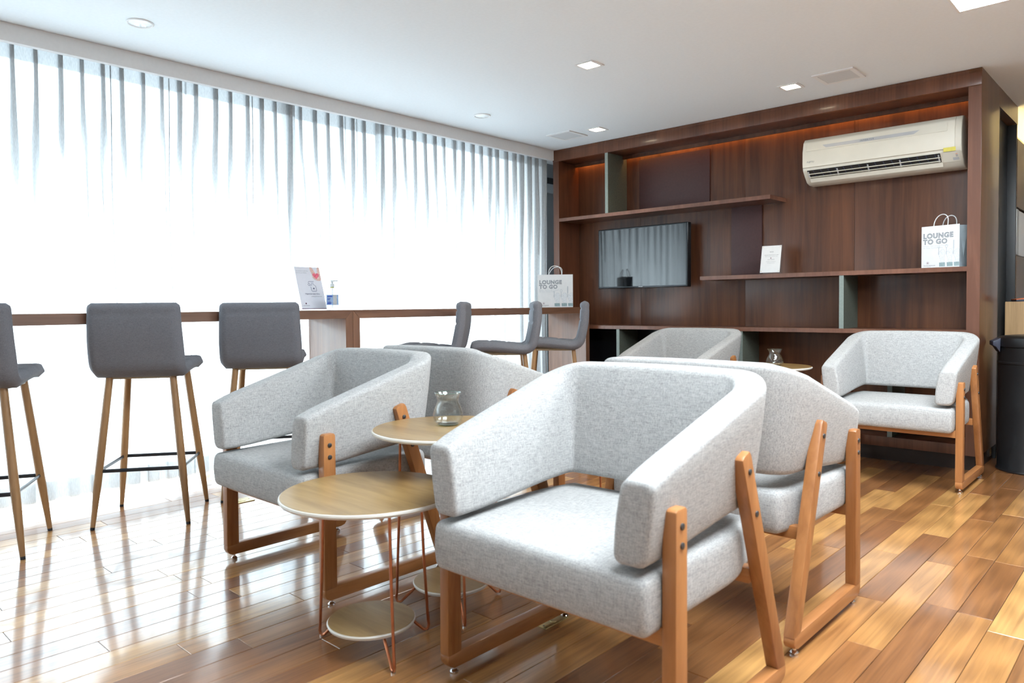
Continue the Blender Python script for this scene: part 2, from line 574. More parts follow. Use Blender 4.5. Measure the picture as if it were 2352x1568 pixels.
XL, XR, YF, YB = -0.42, 6.6, -7.2, 3.2
# floor: sub-floor + boards
bm = bmesh.new()
add_box(bm, (XL, YF, -0.06), (XR, YB, -0.012))
floor = struct('floor', bm, 'grout')
PW = 0.0985
planks = []
x = XL + 0.02
k = 0
while x < XR - 0.02:
    y = YF + random.uniform(-0.9, 0.0)
    while y < YB:
        L = random.choice((0.62, 0.75, 0.9, 0.9, 1.05, 1.25))
        y2 = y + L
        a, b = max(y, YF), min(y2, YB)
        if b - a > 0.03:
            planks.append((x, min(x + PW, XR), a, b, random.random()))
        y = y2
    x += PW
def plank_bm(bm, pl):
    g = 0.0007
    x0, x1, y0, y1, t = pl
    n0 = len(bm.verts)
    lo, hi = (x0 + g, y0 + g, -0.012), (x1 - g, y1 - g, 0.0)
    c = 0.0012
    bot = [(lo[0], lo[1]), (hi[0], lo[1]), (hi[0], hi[1]), (lo[0], hi[1])]
    topp = [(lo[0] + c, lo[1] + c), (hi[0] - c, lo[1] + c), (hi[0] - c, hi[1] - c), (lo[0] + c, hi[1] - c)]
    V0 = [bm.verts.new((p[0], p[1], -0.012)) for p in bot]
    V1 = [bm.verts.new((p[0], p[1], -c)) for p in bot]
    V2 = [bm.verts.new((p[0], p[1], 0.0)) for p in topp]
    for A, B in ((V0, V1), (V1, V2)):
        for i in range(4):
            bm.faces.new((A[i], A[(i + 1) % 4], B[(i + 1) % 4], B[i]))
    bm.faces.new(V2)
def with_tone(me, vals):
    at = me.attributes.new('tone', 'FLOAT', 'POINT')
    at.data.foreach_set('value', vals)
def visible_size(pl):
    best = 0
    for yy in np.linspace(pl[2], pl[3], 7):
        q = proj(((pl[0] + pl[1]) / 2, yy, 0))
        if q and -60 < q[0] < 2412 and q[1] < 1620:
            best = max(best, 1.0 / q[2])
    return best
planks.sort(key=visible_size, reverse=True)
for pl in planks[:298]:
    bm = bmesh.new()
    plank_bm(bm, pl)
    me = to_mesh('floor_board', bm, 'floor_wood', smooth=False)
    with_tone(me, [pl[4]] * len(me.vertices))
    obj('floor_board', me, None, floor)
bm = bmesh.new()
vals = []
for pl in planks[298:]:
    plank_bm(bm, pl)
    vals += [pl[4]] * 12
me = bpy.data.meshes.new('far_floor_boards')
bm.to_mesh(me); bm.free()
me.materials.append(MATS['floor_wood'])
with_tone(me, vals)
o = obj('far_floor_boards', me, None, floor)
o['kind'] = 'stuff'

bm = bmesh.new(); add_box(bm, (XL - 0.2, YF - 0.1, H), (XR + 0.1, YB + 0.1, H + 0.1)); struct('ceiling', bm, 'ceiling_paint')
bm = bmesh.new(); add_box(bm, (XR, YF, 0), (XR + 0.1, YB, H)); struct('wall_right', bm, 'wall_paint')
bm = bmesh.new(); add_box(bm, (XL, YF - 0.1, 0), (XR, YF, H)); struct('wall_front', bm, 'wall_paint')
bm = bmesh.new(); add_box(bm, (3.2, YB, 0), (XR, YB + 0.1, H)); struct('wall_back', bm, 'wall_paint')
# left wall: lintel over the window and the pier beside it
bm = bmesh.new()
add_box(bm, (WX - 0.15, YF, 2.27), (WX, -0.30, H))
add_box(bm, (WX - 0.15, -0.30, 0.0), (WX, 0.95, H))
add_box(bm, (WX - 0.15, YF, 0.0), (WX, -6.65, 2.27))
struct('wall_left', bm, 'grey_paint')
bm = bmesh.new(); add_box(bm, (WX, 0.62, 0), (-0.06, 0.72, H)); struct('wall_corner', bm, 'grey_paint')
# metal band of the window head that shows beside the curtain end
t = empty('trim_1'); t['kind'] = 'structure'
box_obj('dark_band', (WX, -0.30, 2.155), (WX + 0.02, 0.62, 2.215), 'frame_black', t)
box_obj('light_band', (WX, -0.30, 2.07), (WX + 0.035, 0.62, 2.155), 'frame_alu', t, 0.004)
# window
win = empty('window_1', (0, 0, 0)); win['kind'] = 'structure'
fr = bmesh.new()
add_box(fr, (WX - 0.10, -6.65, 2.235), (WX - 0.03, -0.30, 2.27), 0.003)
add_box(fr, (WX - 0.10, -6.65, 0.0), (WX - 0.03, -0.30, 0.045), 0.003)
obj('window_frame', fr, 'frame_alu', win)
ys = [-6.65, -5.4, -4.15, -2.9, -1.62, -0.30]
for i, yy in enumerate(ys):
    box_obj('mullion', (WX - 0.095, yy - 0.022, 0.045), (WX - 0.035, yy + 0.022, 2.235), 'frame_alu', win, 0.003)
for a, b in zip(ys[:-1], ys[1:]):
    box_obj('pane', (WX - 0.068, a + 0.022, 0.045), (WX - 0.062, b - 0.022, 2.235), 'window_glass', win)
# pelmet in front of the curtain track
bm = bmesh.new()
add_box(bm, (-0.035, YF, 2.263), (0.0, -0.004, H), 0.002)
o = struct('trim_2', bm, 'pelmet_paint')

# ------------------------------------------------------------------ curtains
def curtain(name, y0, y1, label, seed, back=0.0):
    rnd = random.Random(seed)
    n = max(2, int(round((y1 - y0) / 0.098)))
    pitch = (y1 - y0) / n
    zs = [2.335, 2.30, 2.265, 2.235, 2.21, 2.18, 2.14, 2.09, 2.03, 1.95, 1.85, 1.7, 1.5, 1.25, 1.0, 0.75, 0.5, 0.3, 0.16, 0.09, 0.05]
    head, low, cs = [], [], []
    per = 12
    for i in range(n):
        c = y0 + (i + 0.5) * pitch + rnd.uniform(-0.008, 0.008)
        d = 0.036 * rnd.uniform(0.85, 1.15)
        sk = rnd.uniform(-0.006, 0.006)
        hp = [(c - pitch * 0.5, 0), (c - pitch * 0.36, 0.001), (c - pitch * 0.22, 0.001), (c - 0.007, 0.002), (c - 0.009 + sk, d * 0.55), (c - 0.006 + sk, d), (c + 0.004 + sk, d),
              (c + 0.008 + sk, d * 0.55), (c + 0.006, 0.002), (c + pitch * 0.22, 0.001), (c + pitch * 0.33, 0.001), (c + pitch * 0.45, 0)]
        amp = 0.030 * rnd.uniform(0.7, 1.25)
        ph = rnd.uniform(-0.12, 0.12)
        wd = rnd.uniform(0.020, 0.034)
        lp = [(c - pitch * 0.5, 0), (c - pitch * 0.40, -0.004), (c - pitch * 0.30, 0.0), (c - wd * 0.85, amp * 0.30), (c - wd * 0.75 + ph * pitch, amp * 0.75), (c - wd * 0.3 + ph * pitch, amp), (c + wd * 0.3 + ph * pitch, amp),
              (c + wd * 0.85 + ph * pitch, amp * 0.7), (c + wd * 0.95, amp * 0.25), (c + pitch * 0.30, 0.0), (c + pitch * 0.38, -0.004), (c + pitch * 0.45, 0)]
        head += hp; low += lp; cs.append((c, rnd.uniform(0.75, 1.25), rnd.uniform(-0.018, 0.018), amp))
    bm = bmesh.new()
    grid = []
    m = len(head)
    for z in zs:
        w = sstep(2.23, 1.45, z) if z < 2.23 else 0.0
        sway = 0.010 * math.sin(z * 2.1 + seed)
        row = []
        for j in range(m):
            yy = head[j][0] * (1 - w) + low[j][0] * w + sway * w
            xx = head[j][1] * (1 - w) + low[j][1] * w + 0.012 * w * math.sin(yy * 5.1 + seed * 1.7)
            row.append(bm.verts.new((-0.115 - back + xx, yy, z + (0.012 * math.sin(yy * 7 + seed) if z < 0.06 else 0))))
        grid.append(row)
    for a, b in zip(grid[:-1], grid[1:]):
        for j in range(m - 1):
            bm.faces.new((a[j], a[j + 1], b[j + 1], b[j]))
    root = obj(name, bm, 'sheer_cloth', angle=180)
    # double-turned hem and heading tape, both a second layer of the same cloth
    def layer(pname, za, zb, dx):
        b2 = bmesh.new()
        rows = []
        sel = [za, (za + zb) / 2, zb]
        for z in sel:
            w = sstep(2.23, 1.45, z) if z < 2.23 else 0.0
            sway = 0.010 * math.sin(z * 2.1 + seed)
            rows.append([b2.verts.new((-0.115 - back - dx + head[j][1] * (1 - w) + low[j][1] * w + 0.012 * w * math.sin((head[j][0] * (1 - w) + low[j][0] * w + sway * w) * 5.1 + seed * 1.7),
                                       head[j][0] * (1 - w) + low[j][0] * w + sway * w, z)) for j in range(m)])
        for a, b in zip(rows[:-1], rows[1:]):
            for j in range(m - 1):
                b2.faces.new((a[j], a[j + 1], b[j + 1], b[j]))
        obj(pname, b2, 'hem_cloth' if pname == 'hem' else 'sheer_cloth', root, angle=180)
    # the folded-in cloth of each pinch pleat, opening out below the heading
    for c, k, dr, amp in cs:
        b3 = bmesh.new()
        prev = None
        zend = 1.42 + 0.25 * (k - 0.75) * rnd.uniform(-1.0, 1.0) * 2
        for z in (2.33, 2.27, 2.235, 2.19, 2.12, 2.04, 1.95, 1.86, 1.76, 1.66, 0.5 * (1.66 + zend), zend):
            w = sstep(2.235, 1.6, z) if z < 2.235 else 0.0
            hw = (0.0055 + 0.0150 * k * w) * (1.0 - 0.97 * sstep(1.98, zend, z) if z < 1.98 else 1.0)
            yc = c + dr * w + 0.010 * math.sin(z * 2.1 + seed) * w
            xx = -0.108 - back + (0.006 + 0.3 * amp * w) + 0.012 * w * math.sin(yc * 5.1 + seed * 1.7)
            row = [b3.verts.new((xx - 0.004, yc - hw, z)), b3.verts.new((xx + 0.004, yc - hw * 0.3, z)), b3.verts.new((xx, yc + hw * 0.4, z)), b3.verts.new((xx - 0.005, yc + hw, z))]
            if prev:
                for a in range(3): b3.faces.new((prev[a], prev[a + 1], row[a + 1], row[a]))
            prev = row
        obj('pleat', b3, 'hem_cloth', root, angle=180)
    layer('hem', 0.055, 0.155, 0.004)
    layer('heading_band', 2.215, 2.33, 0.003)
    tag(root, label, 'curtain', 'sheer window curtains')
    return root
curtain('curtain', -6.6, -2.44, 'widest white sheer pleated curtain, at the left behind the first three stools', 1)
curtain('curtain', -2.545, -1.73, 'narrow middle white sheer pleated curtain behind the printed hygiene notice', 4, 0.055)
curtain('curtain', -1.82, 0.03, 'white sheer pleated curtain hanging next to the dark wall unit', 9)
# overlap folds where two curtains meet

# ================================================================== WALL UNIT
BK = 0.28           # inner back plane
CW = 3.184          # overall width
case = empty('wall_unit', (0, 0, 0))
tag(case, 'dark brown full-height wooden wall unit with open shelves', 'bookcase')
box_obj('side_panel', (-0.012, 0.0, 0.0), (0.051, BK + 0.03, H - 0.002), 'case_rail_wood', case, 0.0015)
box_obj('side_panel', (3.118, 0.0, 0.093), (CW, 0.53, H - 0.002), 'case_side_wood', case, 0.0015)
box_obj('front_stile', (3.117, -0.004, 0.093), (CW - 0.001, 0.0, 2.246), 'case_edge_wood', case)
box_obj('top_rail', (-0.012, -0.004, 2.25), (CW - 0.001, 0.03, H - 0.026), 'case_rail_wood', case, 0.001)
box_obj('top_fillet', (-0.012, 0.001, H - 0.025), (CW - 0.001, 0.03, H - 0.002), 'case_rail_wood', case)
box_obj('top_panel', (0.051, 0.03, 2.25), (3.118, BK - 0.045, 2.275), 'case_wood', case)
box_obj('light_lip', (0.051, BK - 0.06, 2.222), (3.118, BK - 0.045, 2.25), 'case_wood', case)
for a, b in ((0.051, 0.70), (0.70, 1.62), (1.62, 2.40), (2.40, 3.118)):
    box_obj('back_panel', (a + 0.0007, BK, 0.155 if a > 1.6 else 0.80), (b - 0.0007, BK + 0.018, H - 0.005), 'case_wood', case, 0.0008)
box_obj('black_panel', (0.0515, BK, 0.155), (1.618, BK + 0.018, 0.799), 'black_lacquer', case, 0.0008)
box_obj('maroon_panel', (0.695, BK - 0.012, 1.757), (1.335, BK, 2.205), 'maroon_panel', case, 0.001)
box_obj('maroon_panel', (1.515, BK - 0.012, 1.208), (1.755, BK, 1.729), 'maroon_panel', case, 0.001)
def shelf(x0, x1, z0, z1):
    s = box_obj('shelf', (x0, 0.004, z0), (x1, BK, z1), 'case_wood', case)
    box_obj('edge_band', (x0, 0.0, z0), (x1, 0.004, z1), 'case_edge_wood', s)
    if x1 < 3.0:
        box_obj('edge_band', (x1, 0.0, z0), (x1 + 0.002, BK, z1), 'case_edge_wood', s)
    if x0 > 1.0:
        box_obj('edge_band', (x0 - 0.002, 0.0, z0), (x0, BK, z1), 'case_edge_wood', s)
shelf(0.051, 1.93, 1.729, 1.757)
shelf(1.397, 3.118, 1.180, 1.208)
shelf(0.051, 3.118, 0.806, 0.834)
box_obj('bottom_board', (0.051, 0.0, 0.093), (3.118, BK, 0.155), 'case_rail_wood', case, 0.001)
box_obj('plinth', (0.0, 0.045, 0.0), (3.16, 0.07, 0.093), 'kick_black', case)
box_obj('plinth', (3.14, 0.07, 0.0), (3.165, 0.60, 0.093), 'kick_black', case)
for x0, z0, z1 in ((0.536, 1.757, 2.25), (2.395, 0.834, 1.180), (0.641, 0.155, 0.806), (1.70, 0.155, 0.806), (2.69, 0.155, 0.806)):
    d = box_obj('divider', (x0, 0.007, z0), (x0 + 0.028, BK, z1), 'green_divider', case)
    box_obj('edge_band', (x0, 0.003, z0), (x0 + 0.028, 0.007, z1), 'green_edge', d)
box_obj('led_strip', (0.06, BK - 0.040, 2.262), (3.11, BK - 0.020, 2.268), 'strip_warm', case)
box_obj('hinge_bracket', (3.166, 0.40, 0.03), (3.172, 0.46, 0.085), 'chrome', case)

# side wall with the black door and the lit cove beyond
bm = bmesh.new()
add_box(bm, (3.10, 0.531, 2.225), (3.184, 1.20, H - 0.002))
add_box(bm, (3.10, 1.20, 0.0), (3.184, YB, 1.32))
add_box(bm, (3.10, 1.20, 1.66), (3.184, YB, 2.13))
add_box(bm, (3.10, 1.20, 1.32), (3.150, YB, 1.66))
struct('wall_side', bm, 'case_side_wood')
bm = bmesh.new()
add_box(bm, (3.00, 1.20, 2.13), (3.02, YB, H))
struct('trim_3', bm, 'cream_paint')
cv = empty('cove_light', (3.06, 1.2, 2.14))
box_obj('led_strip', (-0.02, 0.02, 0.0), (0.02, 1.9, 0.012), 'cove_warm', cv)
tag(cv, 'hidden warm cove light washing the wall above the panelling', 'light')
w2 = empty('trim_4'); w2['kind'] = 'structure'
box_obj('pale_panel', (3.150, 1.34, 1.33), (3.17, 2.9, 1.65), 'wall_paint', w2, 0.002)
box_obj('panel_frame', (3.150, 1.235, 1.33), (3.178, 1.33, 1.65), 'frame_alu', w2, 0.002)
dr = empty('door_1', (0, 0, 0)); dr['kind'] = 'structure'
box_obj('door_jamb', (3.08, 0.532, 0.0), (3.182, 0.56, 2.224), 'frame_black', dr, 0.002)
box_obj('door_leaf', (3.09, 0.562, 0.0), (3.130, 1.165, 2.22), 'black_lacquer', dr, 0.002)
box_obj('door_jamb', (3.08, 1.168, 0.0), (3.182, 1.198, 2.224), 'frame_black', dr, 0.002)
for zz in (0.25, 0.93, 1.9):
    box_obj('hinge', (3.13, 0.563, zz), (3.16, 0.585, zz + 0.07), 'chrome', dr, 0.003)
bm = bmesh.new(); add_box(bm, (-0.42, 0.75, 0), (3.08, 0.80, H)); struct('wall_rear', bm, 'wall_paint')

# ------------------------------------------------------------------ air conditioner
ac = empty('air_conditioner', (2.125, BK, 1.815))
tag(ac, 'cream split air conditioner mounted high on the wall unit', 'air conditioner')
AW = 0.945
prof = [(0.0, 0.0), (-0.085, 0.0), (-0.125, 0.012), (-0.165, 0.050), (-0.197, 0.085), (-0.207, 0.13), (-0.205, 0.21), (-0.190, 0.270), (-0.165, 0.300), (-0.12, 0.308), (0.0, 0.308)]
bm = bmesh.new(); add_prism(bm, prof, 0, 0.0, AW, 0.008, 3); obj('housing', bm, 'ac_plastic', ac)
# front panel: proud shell following the upper profile
pp = [(-0.185, 0.098), (-0.212, 0.105), (-0.2145, 0.13), (-0.2125, 0.212), (-0.197, 0.274), (-0.170, 0.300), (-0.160, 0.290), (-0.18, 0.2)]
bm = bmesh.new(); add_prism(bm, pp, 0, 0.004, AW - 0.035, 0.004, 2); fp = obj('front_panel', bm, 'ac_plastic', ac)
bm = bmesh.new(); add_prism(bm, [(-0.2135, 0.212), (-0.2155, 0.212), (-0.2015, 0.268), (-0.1995, 0.268)], 0, 0.03, AW - 0.075, 0.0005, 1); obj('panel_ridge', bm, 'ac_plastic', fp)
bm = bmesh.new()
A = [(0.16, 0.222), (0.135, 0.243), (0.72, 0.243), (0.69, 0.222)]
def acp(x, z): return (x, -0.2166 + (z - 0.212) * 0.25 - 0.0, z)
vs = [bm.verts.new(Vector(acp(x, z)) + Vector((0, -0.0012, 0))) for x, z in A]; bm.faces.new(vs)
obj('badge_strip', bm, 'ac_grey', fp)
lettering('lettering', 'INVERTER', 0.016, 'ink_grey', fp, face_mat((0.375, -0.2182, 0.2265), (1, 0, 0), (0, 0.24, 0.97)), spacing=1.25)
lettering('lettering', 'FUJITSU', 0.014, 'ink_grey', fp, face_mat((0.035, -0.2158, 0.135), (1, 0, 0), (0, 0.02, 1)))
# outlet recess and louvres
def acl(x, t, d=0.0):   # t 0..1 down the outlet slope
    y0, z0, y1, z1 = -0.2005, 0.088, -0.132, 0.016
    n = Vector((0, -(z0 - z1), -(y1 - y0))).normalized()
    return Vector((x, y0 + (y1 - y0) * t, z0 + (z1 - z0) * t)) + n * d
bm = bmesh.new()
q = [acl(0.03, 0.02, 0.0015), acl(AW - 0.115, 0.02, 0.0015), acl(AW - 0.115, 0.66, 0.0015), acl(0.03, 0.66, 0.0015)]
bm.faces.new([bm.verts.new(v) for v in q]); obj('outlet', bm, 'ac_dark', ac)
for tt in (0.30, 0.56):
    bm = bmesh.new(); add_tube(bm, [acl(0.032, tt, 0.006), acl(AW - 0.118, tt, 0.006)], 0.0028, 6); obj('louvre', bm, 'ac_plastic', ac)
for xx in (0.036, 0.225, 0.415, 0.605, 0.82):
    bm = bmesh.new(); add_tube(bm, [acl(xx, 0.12, 0.004), acl(xx, 0.62, 0.004)], 0.0045, 6); obj('louvre_support', bm, 'ac_grey', ac)
for xx in np.linspace(0.07, 0.80, 16):
    bm = bmesh.new(); add_tube(bm, [acl(xx, 0.06, 0.002), acl(xx + 0.012, 0.6, 0.002)], 0.003, 5); obj('vane', bm, 'navy_plastic', ac)
bm = bmesh.new()
vs = [acl(0.035, 0.70, 0.003), acl(AW - 0.11, 0.70, 0.003), acl(AW - 0.11, 0.98, 0.008), acl(0.035, 0.98, 0.008)]
bm.faces.new([bm.verts.new(v) for v in vs]); obj('flap', bm, 'ac_plastic', ac)
bm = bmesh.new()
vs = [acl(AW - 0.108, 0.0, 0.003), acl(AW - 0.012, 0.0, 0.003), acl(AW - 0.012, 0.72, 0.003), acl(AW - 0.108, 0.72, 0.003)]
bm.faces.new([bm.verts.new(v) for v in vs]); cp = obj('control_panel', bm, 'ac_plastic', ac)
for x0, x1, t0, t1, mt in ((0.095, 0.030, -0.22, 0.08, 'yellow_sticker'), (0.052, 0.020, 0.42, 0.62, 'ac_grey'), (0.035, 0.024, 0.16, 0.19, 'orange_edge'), (0.035, 0.024, 0.24, 0.27, 'ink_navy'), (0.035, 0.024, 0.32, 0.35, 'ink_navy')):
    bm = bmesh.new()
    if t0 < 0:
        vs = [Vector((AW - x0, -0.2075, 0.112)), Vector((AW - x1, -0.2075, 0.112)), Vector((AW - x1, -0.2025, 0.0885)), Vector((AW - x0, -0.2025, 0.0885))]
        vs = [v + Vector((0, -0.0075, 0)) for v in vs]
    else:
        vs = [acl(AW - x0, t0, 0.004), acl(AW - x1, t0, 0.004), acl(AW - x1, t1, 0.004), acl(AW - x0, t1, 0.004)]
    bm.faces.new([bm.verts.new(v) for v in vs]); obj('sticker' if mt == 'yellow_sticker' else 'indicator', bm, mt, cp)

# ------------------------------------------------------------------ television
tv = empty('television', (0.775, BK - 0.006, 1.393))
tv.rotation_euler = (0.0, 0.004, -0.045)
tag(tv, 'flat black television on the dark back panel between the shelves', 'television')
box_obj('casing', (-0.442, -0.105, -0.252), (0.442, -0.055, 0.252), 'tv_bezel', tv, 0.006, 3)
box_obj('screen', (-0.428, -0.1072, -0.236), (0.428, -0.1045, 0.240), 'tv_screen', tv)
bm = bmesh.new()
for a, b in (((-0.436, -0.245), (0.436, -0.239)), ((-0.436, 0.241), (0.436, 0.246)), ((-0.436, -0.245), (-0.430, 0.246)), ((0.430, -0.245), (0.436, 0.246))):
    add_box(bm, (a[0], -0.1078, a[1]), (b[0], -0.1045, b[1]))
obj('bezel', bm, 'dark_metal', tv)
box_obj('wall_mount', (-0.12, -0.055, -0.12), (0.12, 0.0, 0.12), 'dark_metal', tv, 0.003)
box_obj('maker_mark', (-0.02, -0.1085, -0.2435), (0.02, -0.1078, -0.2405), 'ac_grey', tv)

# ------------------------------------------------------------------ ceiling things
def downlight(x, y, label, power):
    t = empty('downlight', (x, y, H))
    bm = bmesh.new()
    o_, i_ = 0.062, 0.046
    for s in ((-o_, -o_, o_, -i_), (-o_, i_, o_, o_), (-o_, -i_, -i_, i_), (i_, -i_, o_, i_)):
        add_box(bm, (s[0], s[1], -0.004), (s[2], s[3], 0.0))
    obj('frame', bm, 'lamp_white', t)
    bm = bmesh.new()
    pts = []
    r = 0.012
    for cx_, cy_, a0 in ((i_ - r, i_ - r, 0), (-i_ + r, i_ - r, 90), (-i_ + r, -i_ + r, 180), (i_ - r, -i_ + r, 270)):
        for k in range(5):
            a = math.radians(a0 + 22.5 * k)
            pts.append((cx_ + r * math.cos(a), cy_ + r * math.sin(a)))
    add_prism(bm, pts, 2, -0.003, -0.001)
    obj('diffuser', bm, 'lamp_warm', t)
    l = bpy.data.lights.new('downlight_beam', 'SPOT')
    l.energy = power; l.spot_size = math.radians(110); l.spot_blend = 0.8; l.shadow_soft_size = 0.05
    l.color = (1.0, 0.87, 0.68)
    lo = bpy.data.objects.new('downlight_beam', l); COL.objects.link(lo); lo.parent = t; lo.location = (0, 0, -0.01)
    tag(t, label, 'downlight', 'square recessed downlights')
    return t
downlight(1.583, -1.614, 'lit square recessed downlight in the middle of the white ceiling', 24)
downlight(2.235, -0.397, 'lit square recessed downlight beside the larger ceiling speaker', 11)
downlight(0.722, -0.356, 'lit square recessed downlight near the left corner of the wall unit', 11)
def speaker(x, y, label):
    t = empty('ceiling_speaker', (x, y, H))
    bm = bmesh.new()
    o_, i_ = 0.117, 0.093
    for s in ((-o_, -o_, o_, -i_), (-o_, i_, o_, o_), (-o_, -i_, -i_, i_), (i_, -i_, o_, i_)):
        add_box(bm, (s[0], s[1], -0.007), (s[2], s[3], 0.0))
    obj('frame', bm, 'lamp_white', t)
    box_obj('grille', (-i_, -i_, -0.0055), (i_, i_, -0.001), 'grille_grey', t)
    tag(t, label, 'speaker', 'square ceiling speakers')
speaker(2.527, -0.41, 'white square ceiling speaker above the air conditioner')
speaker(0.437, -0.37, 'white square ceiling speaker in the corner above the paper bag on the bar')
def round_lamp(x, y, label):
    t = empty('round_ceiling_light', (x, y, H))
    bm = bmesh.new(); add_lathe(bm, [(0.046, 0.0), (0.060, 0.0), (0.060, -0.004), (0.055, -0.007), (0.050, -0.004), (0.046, 0.0)], 32); obj('rim', bm, 'lamp_white', t)
    bm = bmesh.new(); add_lathe(bm, [(0.0, -0.012), (0.02, -0.0115), (0.038, -0.009), (0.050, -0.004)], 32); obj('lens', bm, 'chrome_lens', t)
    tag(t, label, 'ceiling light', 'round ceiling lights')
plain('chrome_lens', (0.80, 0.82, 0.83), 0.18, 0.0, spec=1.0, noise=0.02, nscale=30, coat=1.0)
round_lamp(0.432, -3.584, 'unlit round glass ceiling light above the left end of the curtains')
round_lamp(0.387, -1.268, 'unlit round glass ceiling light nearest the wall unit')
def led_panel(x0, x1, y0, y1, label):
    t = empty('led_panel', ((x0 + x1) / 2, (y0 + y1) / 2, H))
    hx, hy = (x1 - x0) / 2, (y1 - y0) / 2
    bm = bmesh.new()
    w = 0.012
    for s in ((-hx - w, -hy - w, hx + w, -hy), (-hx - w, hy, hx + w, hy + w), (-hx - w, -hy, -hx, hy), (hx, -hy, hx + w, hy)):
        add_box(bm, (s[0], s[1], -0.004), (s[2], s[3], 0.0))
    obj('frame', bm, 'lamp_white', t)
    box_obj('diffuser', (-hx, -hy, -0.003), (hx, hy, -0.0005), 'panel_white', t)
    tag(t, label, 'ceiling light')
led_panel(3.275, 4.47, -2.21, -1.015, 'large bright square ceiling light panel at the top right corner')
led_panel(3.275, 4.47, -4.10, -2.90, 'large bright square ceiling light panel overhead, out of the frame near the camera')

# ------------------------------------------------------------------ bar counter
def bar_unit(y0, y1, label, end0=True, end1=True):
    t = empty('bar_counter', (0.2, (y0 + y1) / 2, 0))
    oy = (y0 + y1) / 2
    e = 0.051
    x0, x1 = -0.20 + 0.005, 0.21
    # mitred front: top slab and two end panels
    bm = bmesh.new()
    add_prism(bm, [(y0 - oy + 0.0008, 0.988), (y1 - oy - 0.0008, 0.988), (y1 - oy - e, 0.937), (y0 - oy + e, 0.937)], 0, x0, x1, 0.001, 1)
    obj('counter_top', bm, 'bar_wood', t)
    if end0:
        bm = bmesh.new()
        add_prism(bm, [(y0 - oy + 0.0008, 0.0), (y0 - oy + 0.0008, 0.9872), (y0 - oy + e - 0.0004, 0.937), (y0 - oy + e - 0.0004, 0.0)], 0, x0, x1, 0.001, 1)
        obj('end_panel', bm, 'bar_wood_upright', t)
    if end1:
        bm = bmesh.new()
        add_prism(bm, [(y1 - oy - 0.0008, 0.0), (y1 - oy - 0.0008, 0.9872), (y1 - oy - e + 0.0004, 0.937), (y1 - oy - e + 0.0004, 0.0)], 0, x0, x1, 0.001, 1)
        obj('end_panel', bm, 'bar_wood_upright', t)
    tag(t, label, 'counter', 'high wooden window counters')
bar_unit(-2.402, -0.052, 'high brown wooden window counter that ends beside the wall unit')
bar_unit(-6.2, -2.402, 'high brown wooden window counter running out of the left edge of the picture')

# ================================================================== ARMCHAIRS
def shell_mesh():
    R = 0.088
    right = []
    for k in range(13):
        t = k / 12
        right.append((0.324 - 0.006 * t, -0.335 + 0.459 * t))
    for k in range(1, 13):
        a = math.pi / 2 * k / 12
        right.append((0.318 - R + R * math.cos(a), 0.124 + R * math.sin(a)))
    for k in range(1, 7):
        x = (0.318 - R) * (1 - k / 6)
        right.append((x, 0.124 + R + 0.008 * (1 - (x / (0.318 - R)) ** 2)))
    path = right + [(-x, y) for x, y in right[-2::-1]]
    n = len(path)
    TH = 0.080
    FL = 0.13
    bm = bmesh.new()
    def section(i, inset=0.0, fwd=0.0):
        x, y = path[i]
        a, b = path[max(i - 1, 0)], path[min(i + 1, n - 1)]
        tx, ty = b[0] - a[0], b[1] - a[1]
        l = math.hypot(tx, ty); tx /= l; ty /= l
        nx, ny = ty, -tx
        zt = 0.650 + 0.305 * (y + 0.335) + 0.010 * sstep(0.13, 0.213, y)
        if y < -0.28: zt -= 0.006 * (1 - sstep(-0.335, -0.28, y))
        zb = 0.462 + 0.034 * sstep(-0.34, 0.14, y)
        u0, u1, v0, v1 = -TH + inset, -inset, zb + inset, zt - inset
        r = min(0.019, (u1 - u0) / 2 - 0.001)
        pts = []
        for cu, cv, a0 in ((u1 - r, v1 - r, 0), (u0 + r, v1 - r, 90), (u0 + r, v0 + r, 180), (u1 - r, v0 + r, 270)):
            for k in range(5):
                an = math.radians(a0 + 22.5 * k)
                pts.append((cu + r * math.cos(an), cv + r * math.sin(an)))
        # extra points on the long faces so they can belly out
        def mid(p, q, m): return [(p[0] + (q[0] - p[0]) * j / (m + 1), p[1] + (q[1] - p[1]) * j / (m + 1)) for j in range(1, m + 1)]
        full = pts[:10] + mid(pts[9], pts[10], 4) + pts[10:20] + mid(pts[19], pts[0], 4)
        out = []
        for u, v in full:
            h = (v - v0) / max(1e-6, v1 - v0)
            bel = 0.006 * math.sin(math.pi * max(0, min(1, h)))
            if u > -TH * 0.3: u += bel * 0.6
            elif u < -TH * 0.7: u -= bel
            uu = u + FL * (v - 0.5)
            out.append((x + nx * uu + tx * fwd, y + ny * uu + ty * fwd, v))
        return out
    rings = []
    r = 0.013
    for k in range(4, 0, -1):
        a = math.pi / 2 * k / 4
        rings.append(section(0, r * (1 - math.cos(a)), -r * math.sin(a) * 0.9))
    for i in range(n): rings.append(section(i))
    for k in range(1, 5):
        a = math.pi / 2 * k / 4
        rings.append(section(n - 1, r * (1 - math.cos(a)), r * math.sin(a) * 0.9))
    V = [[bm.verts.new(p) for p in rg] for rg in rings]
    m = len(V[0])
    for A, B in zip(V[:-1], V[1:]):
        for k in range(m):
            bm.faces.new((A[k], A[(k + 1) % m], B[(k + 1) % m], B[k]))
    bm.faces.new(V[0][::-1]); bm.faces.new(V[-1])
    return to_mesh('backrest', bm, 'chair_fabric', angle=50)
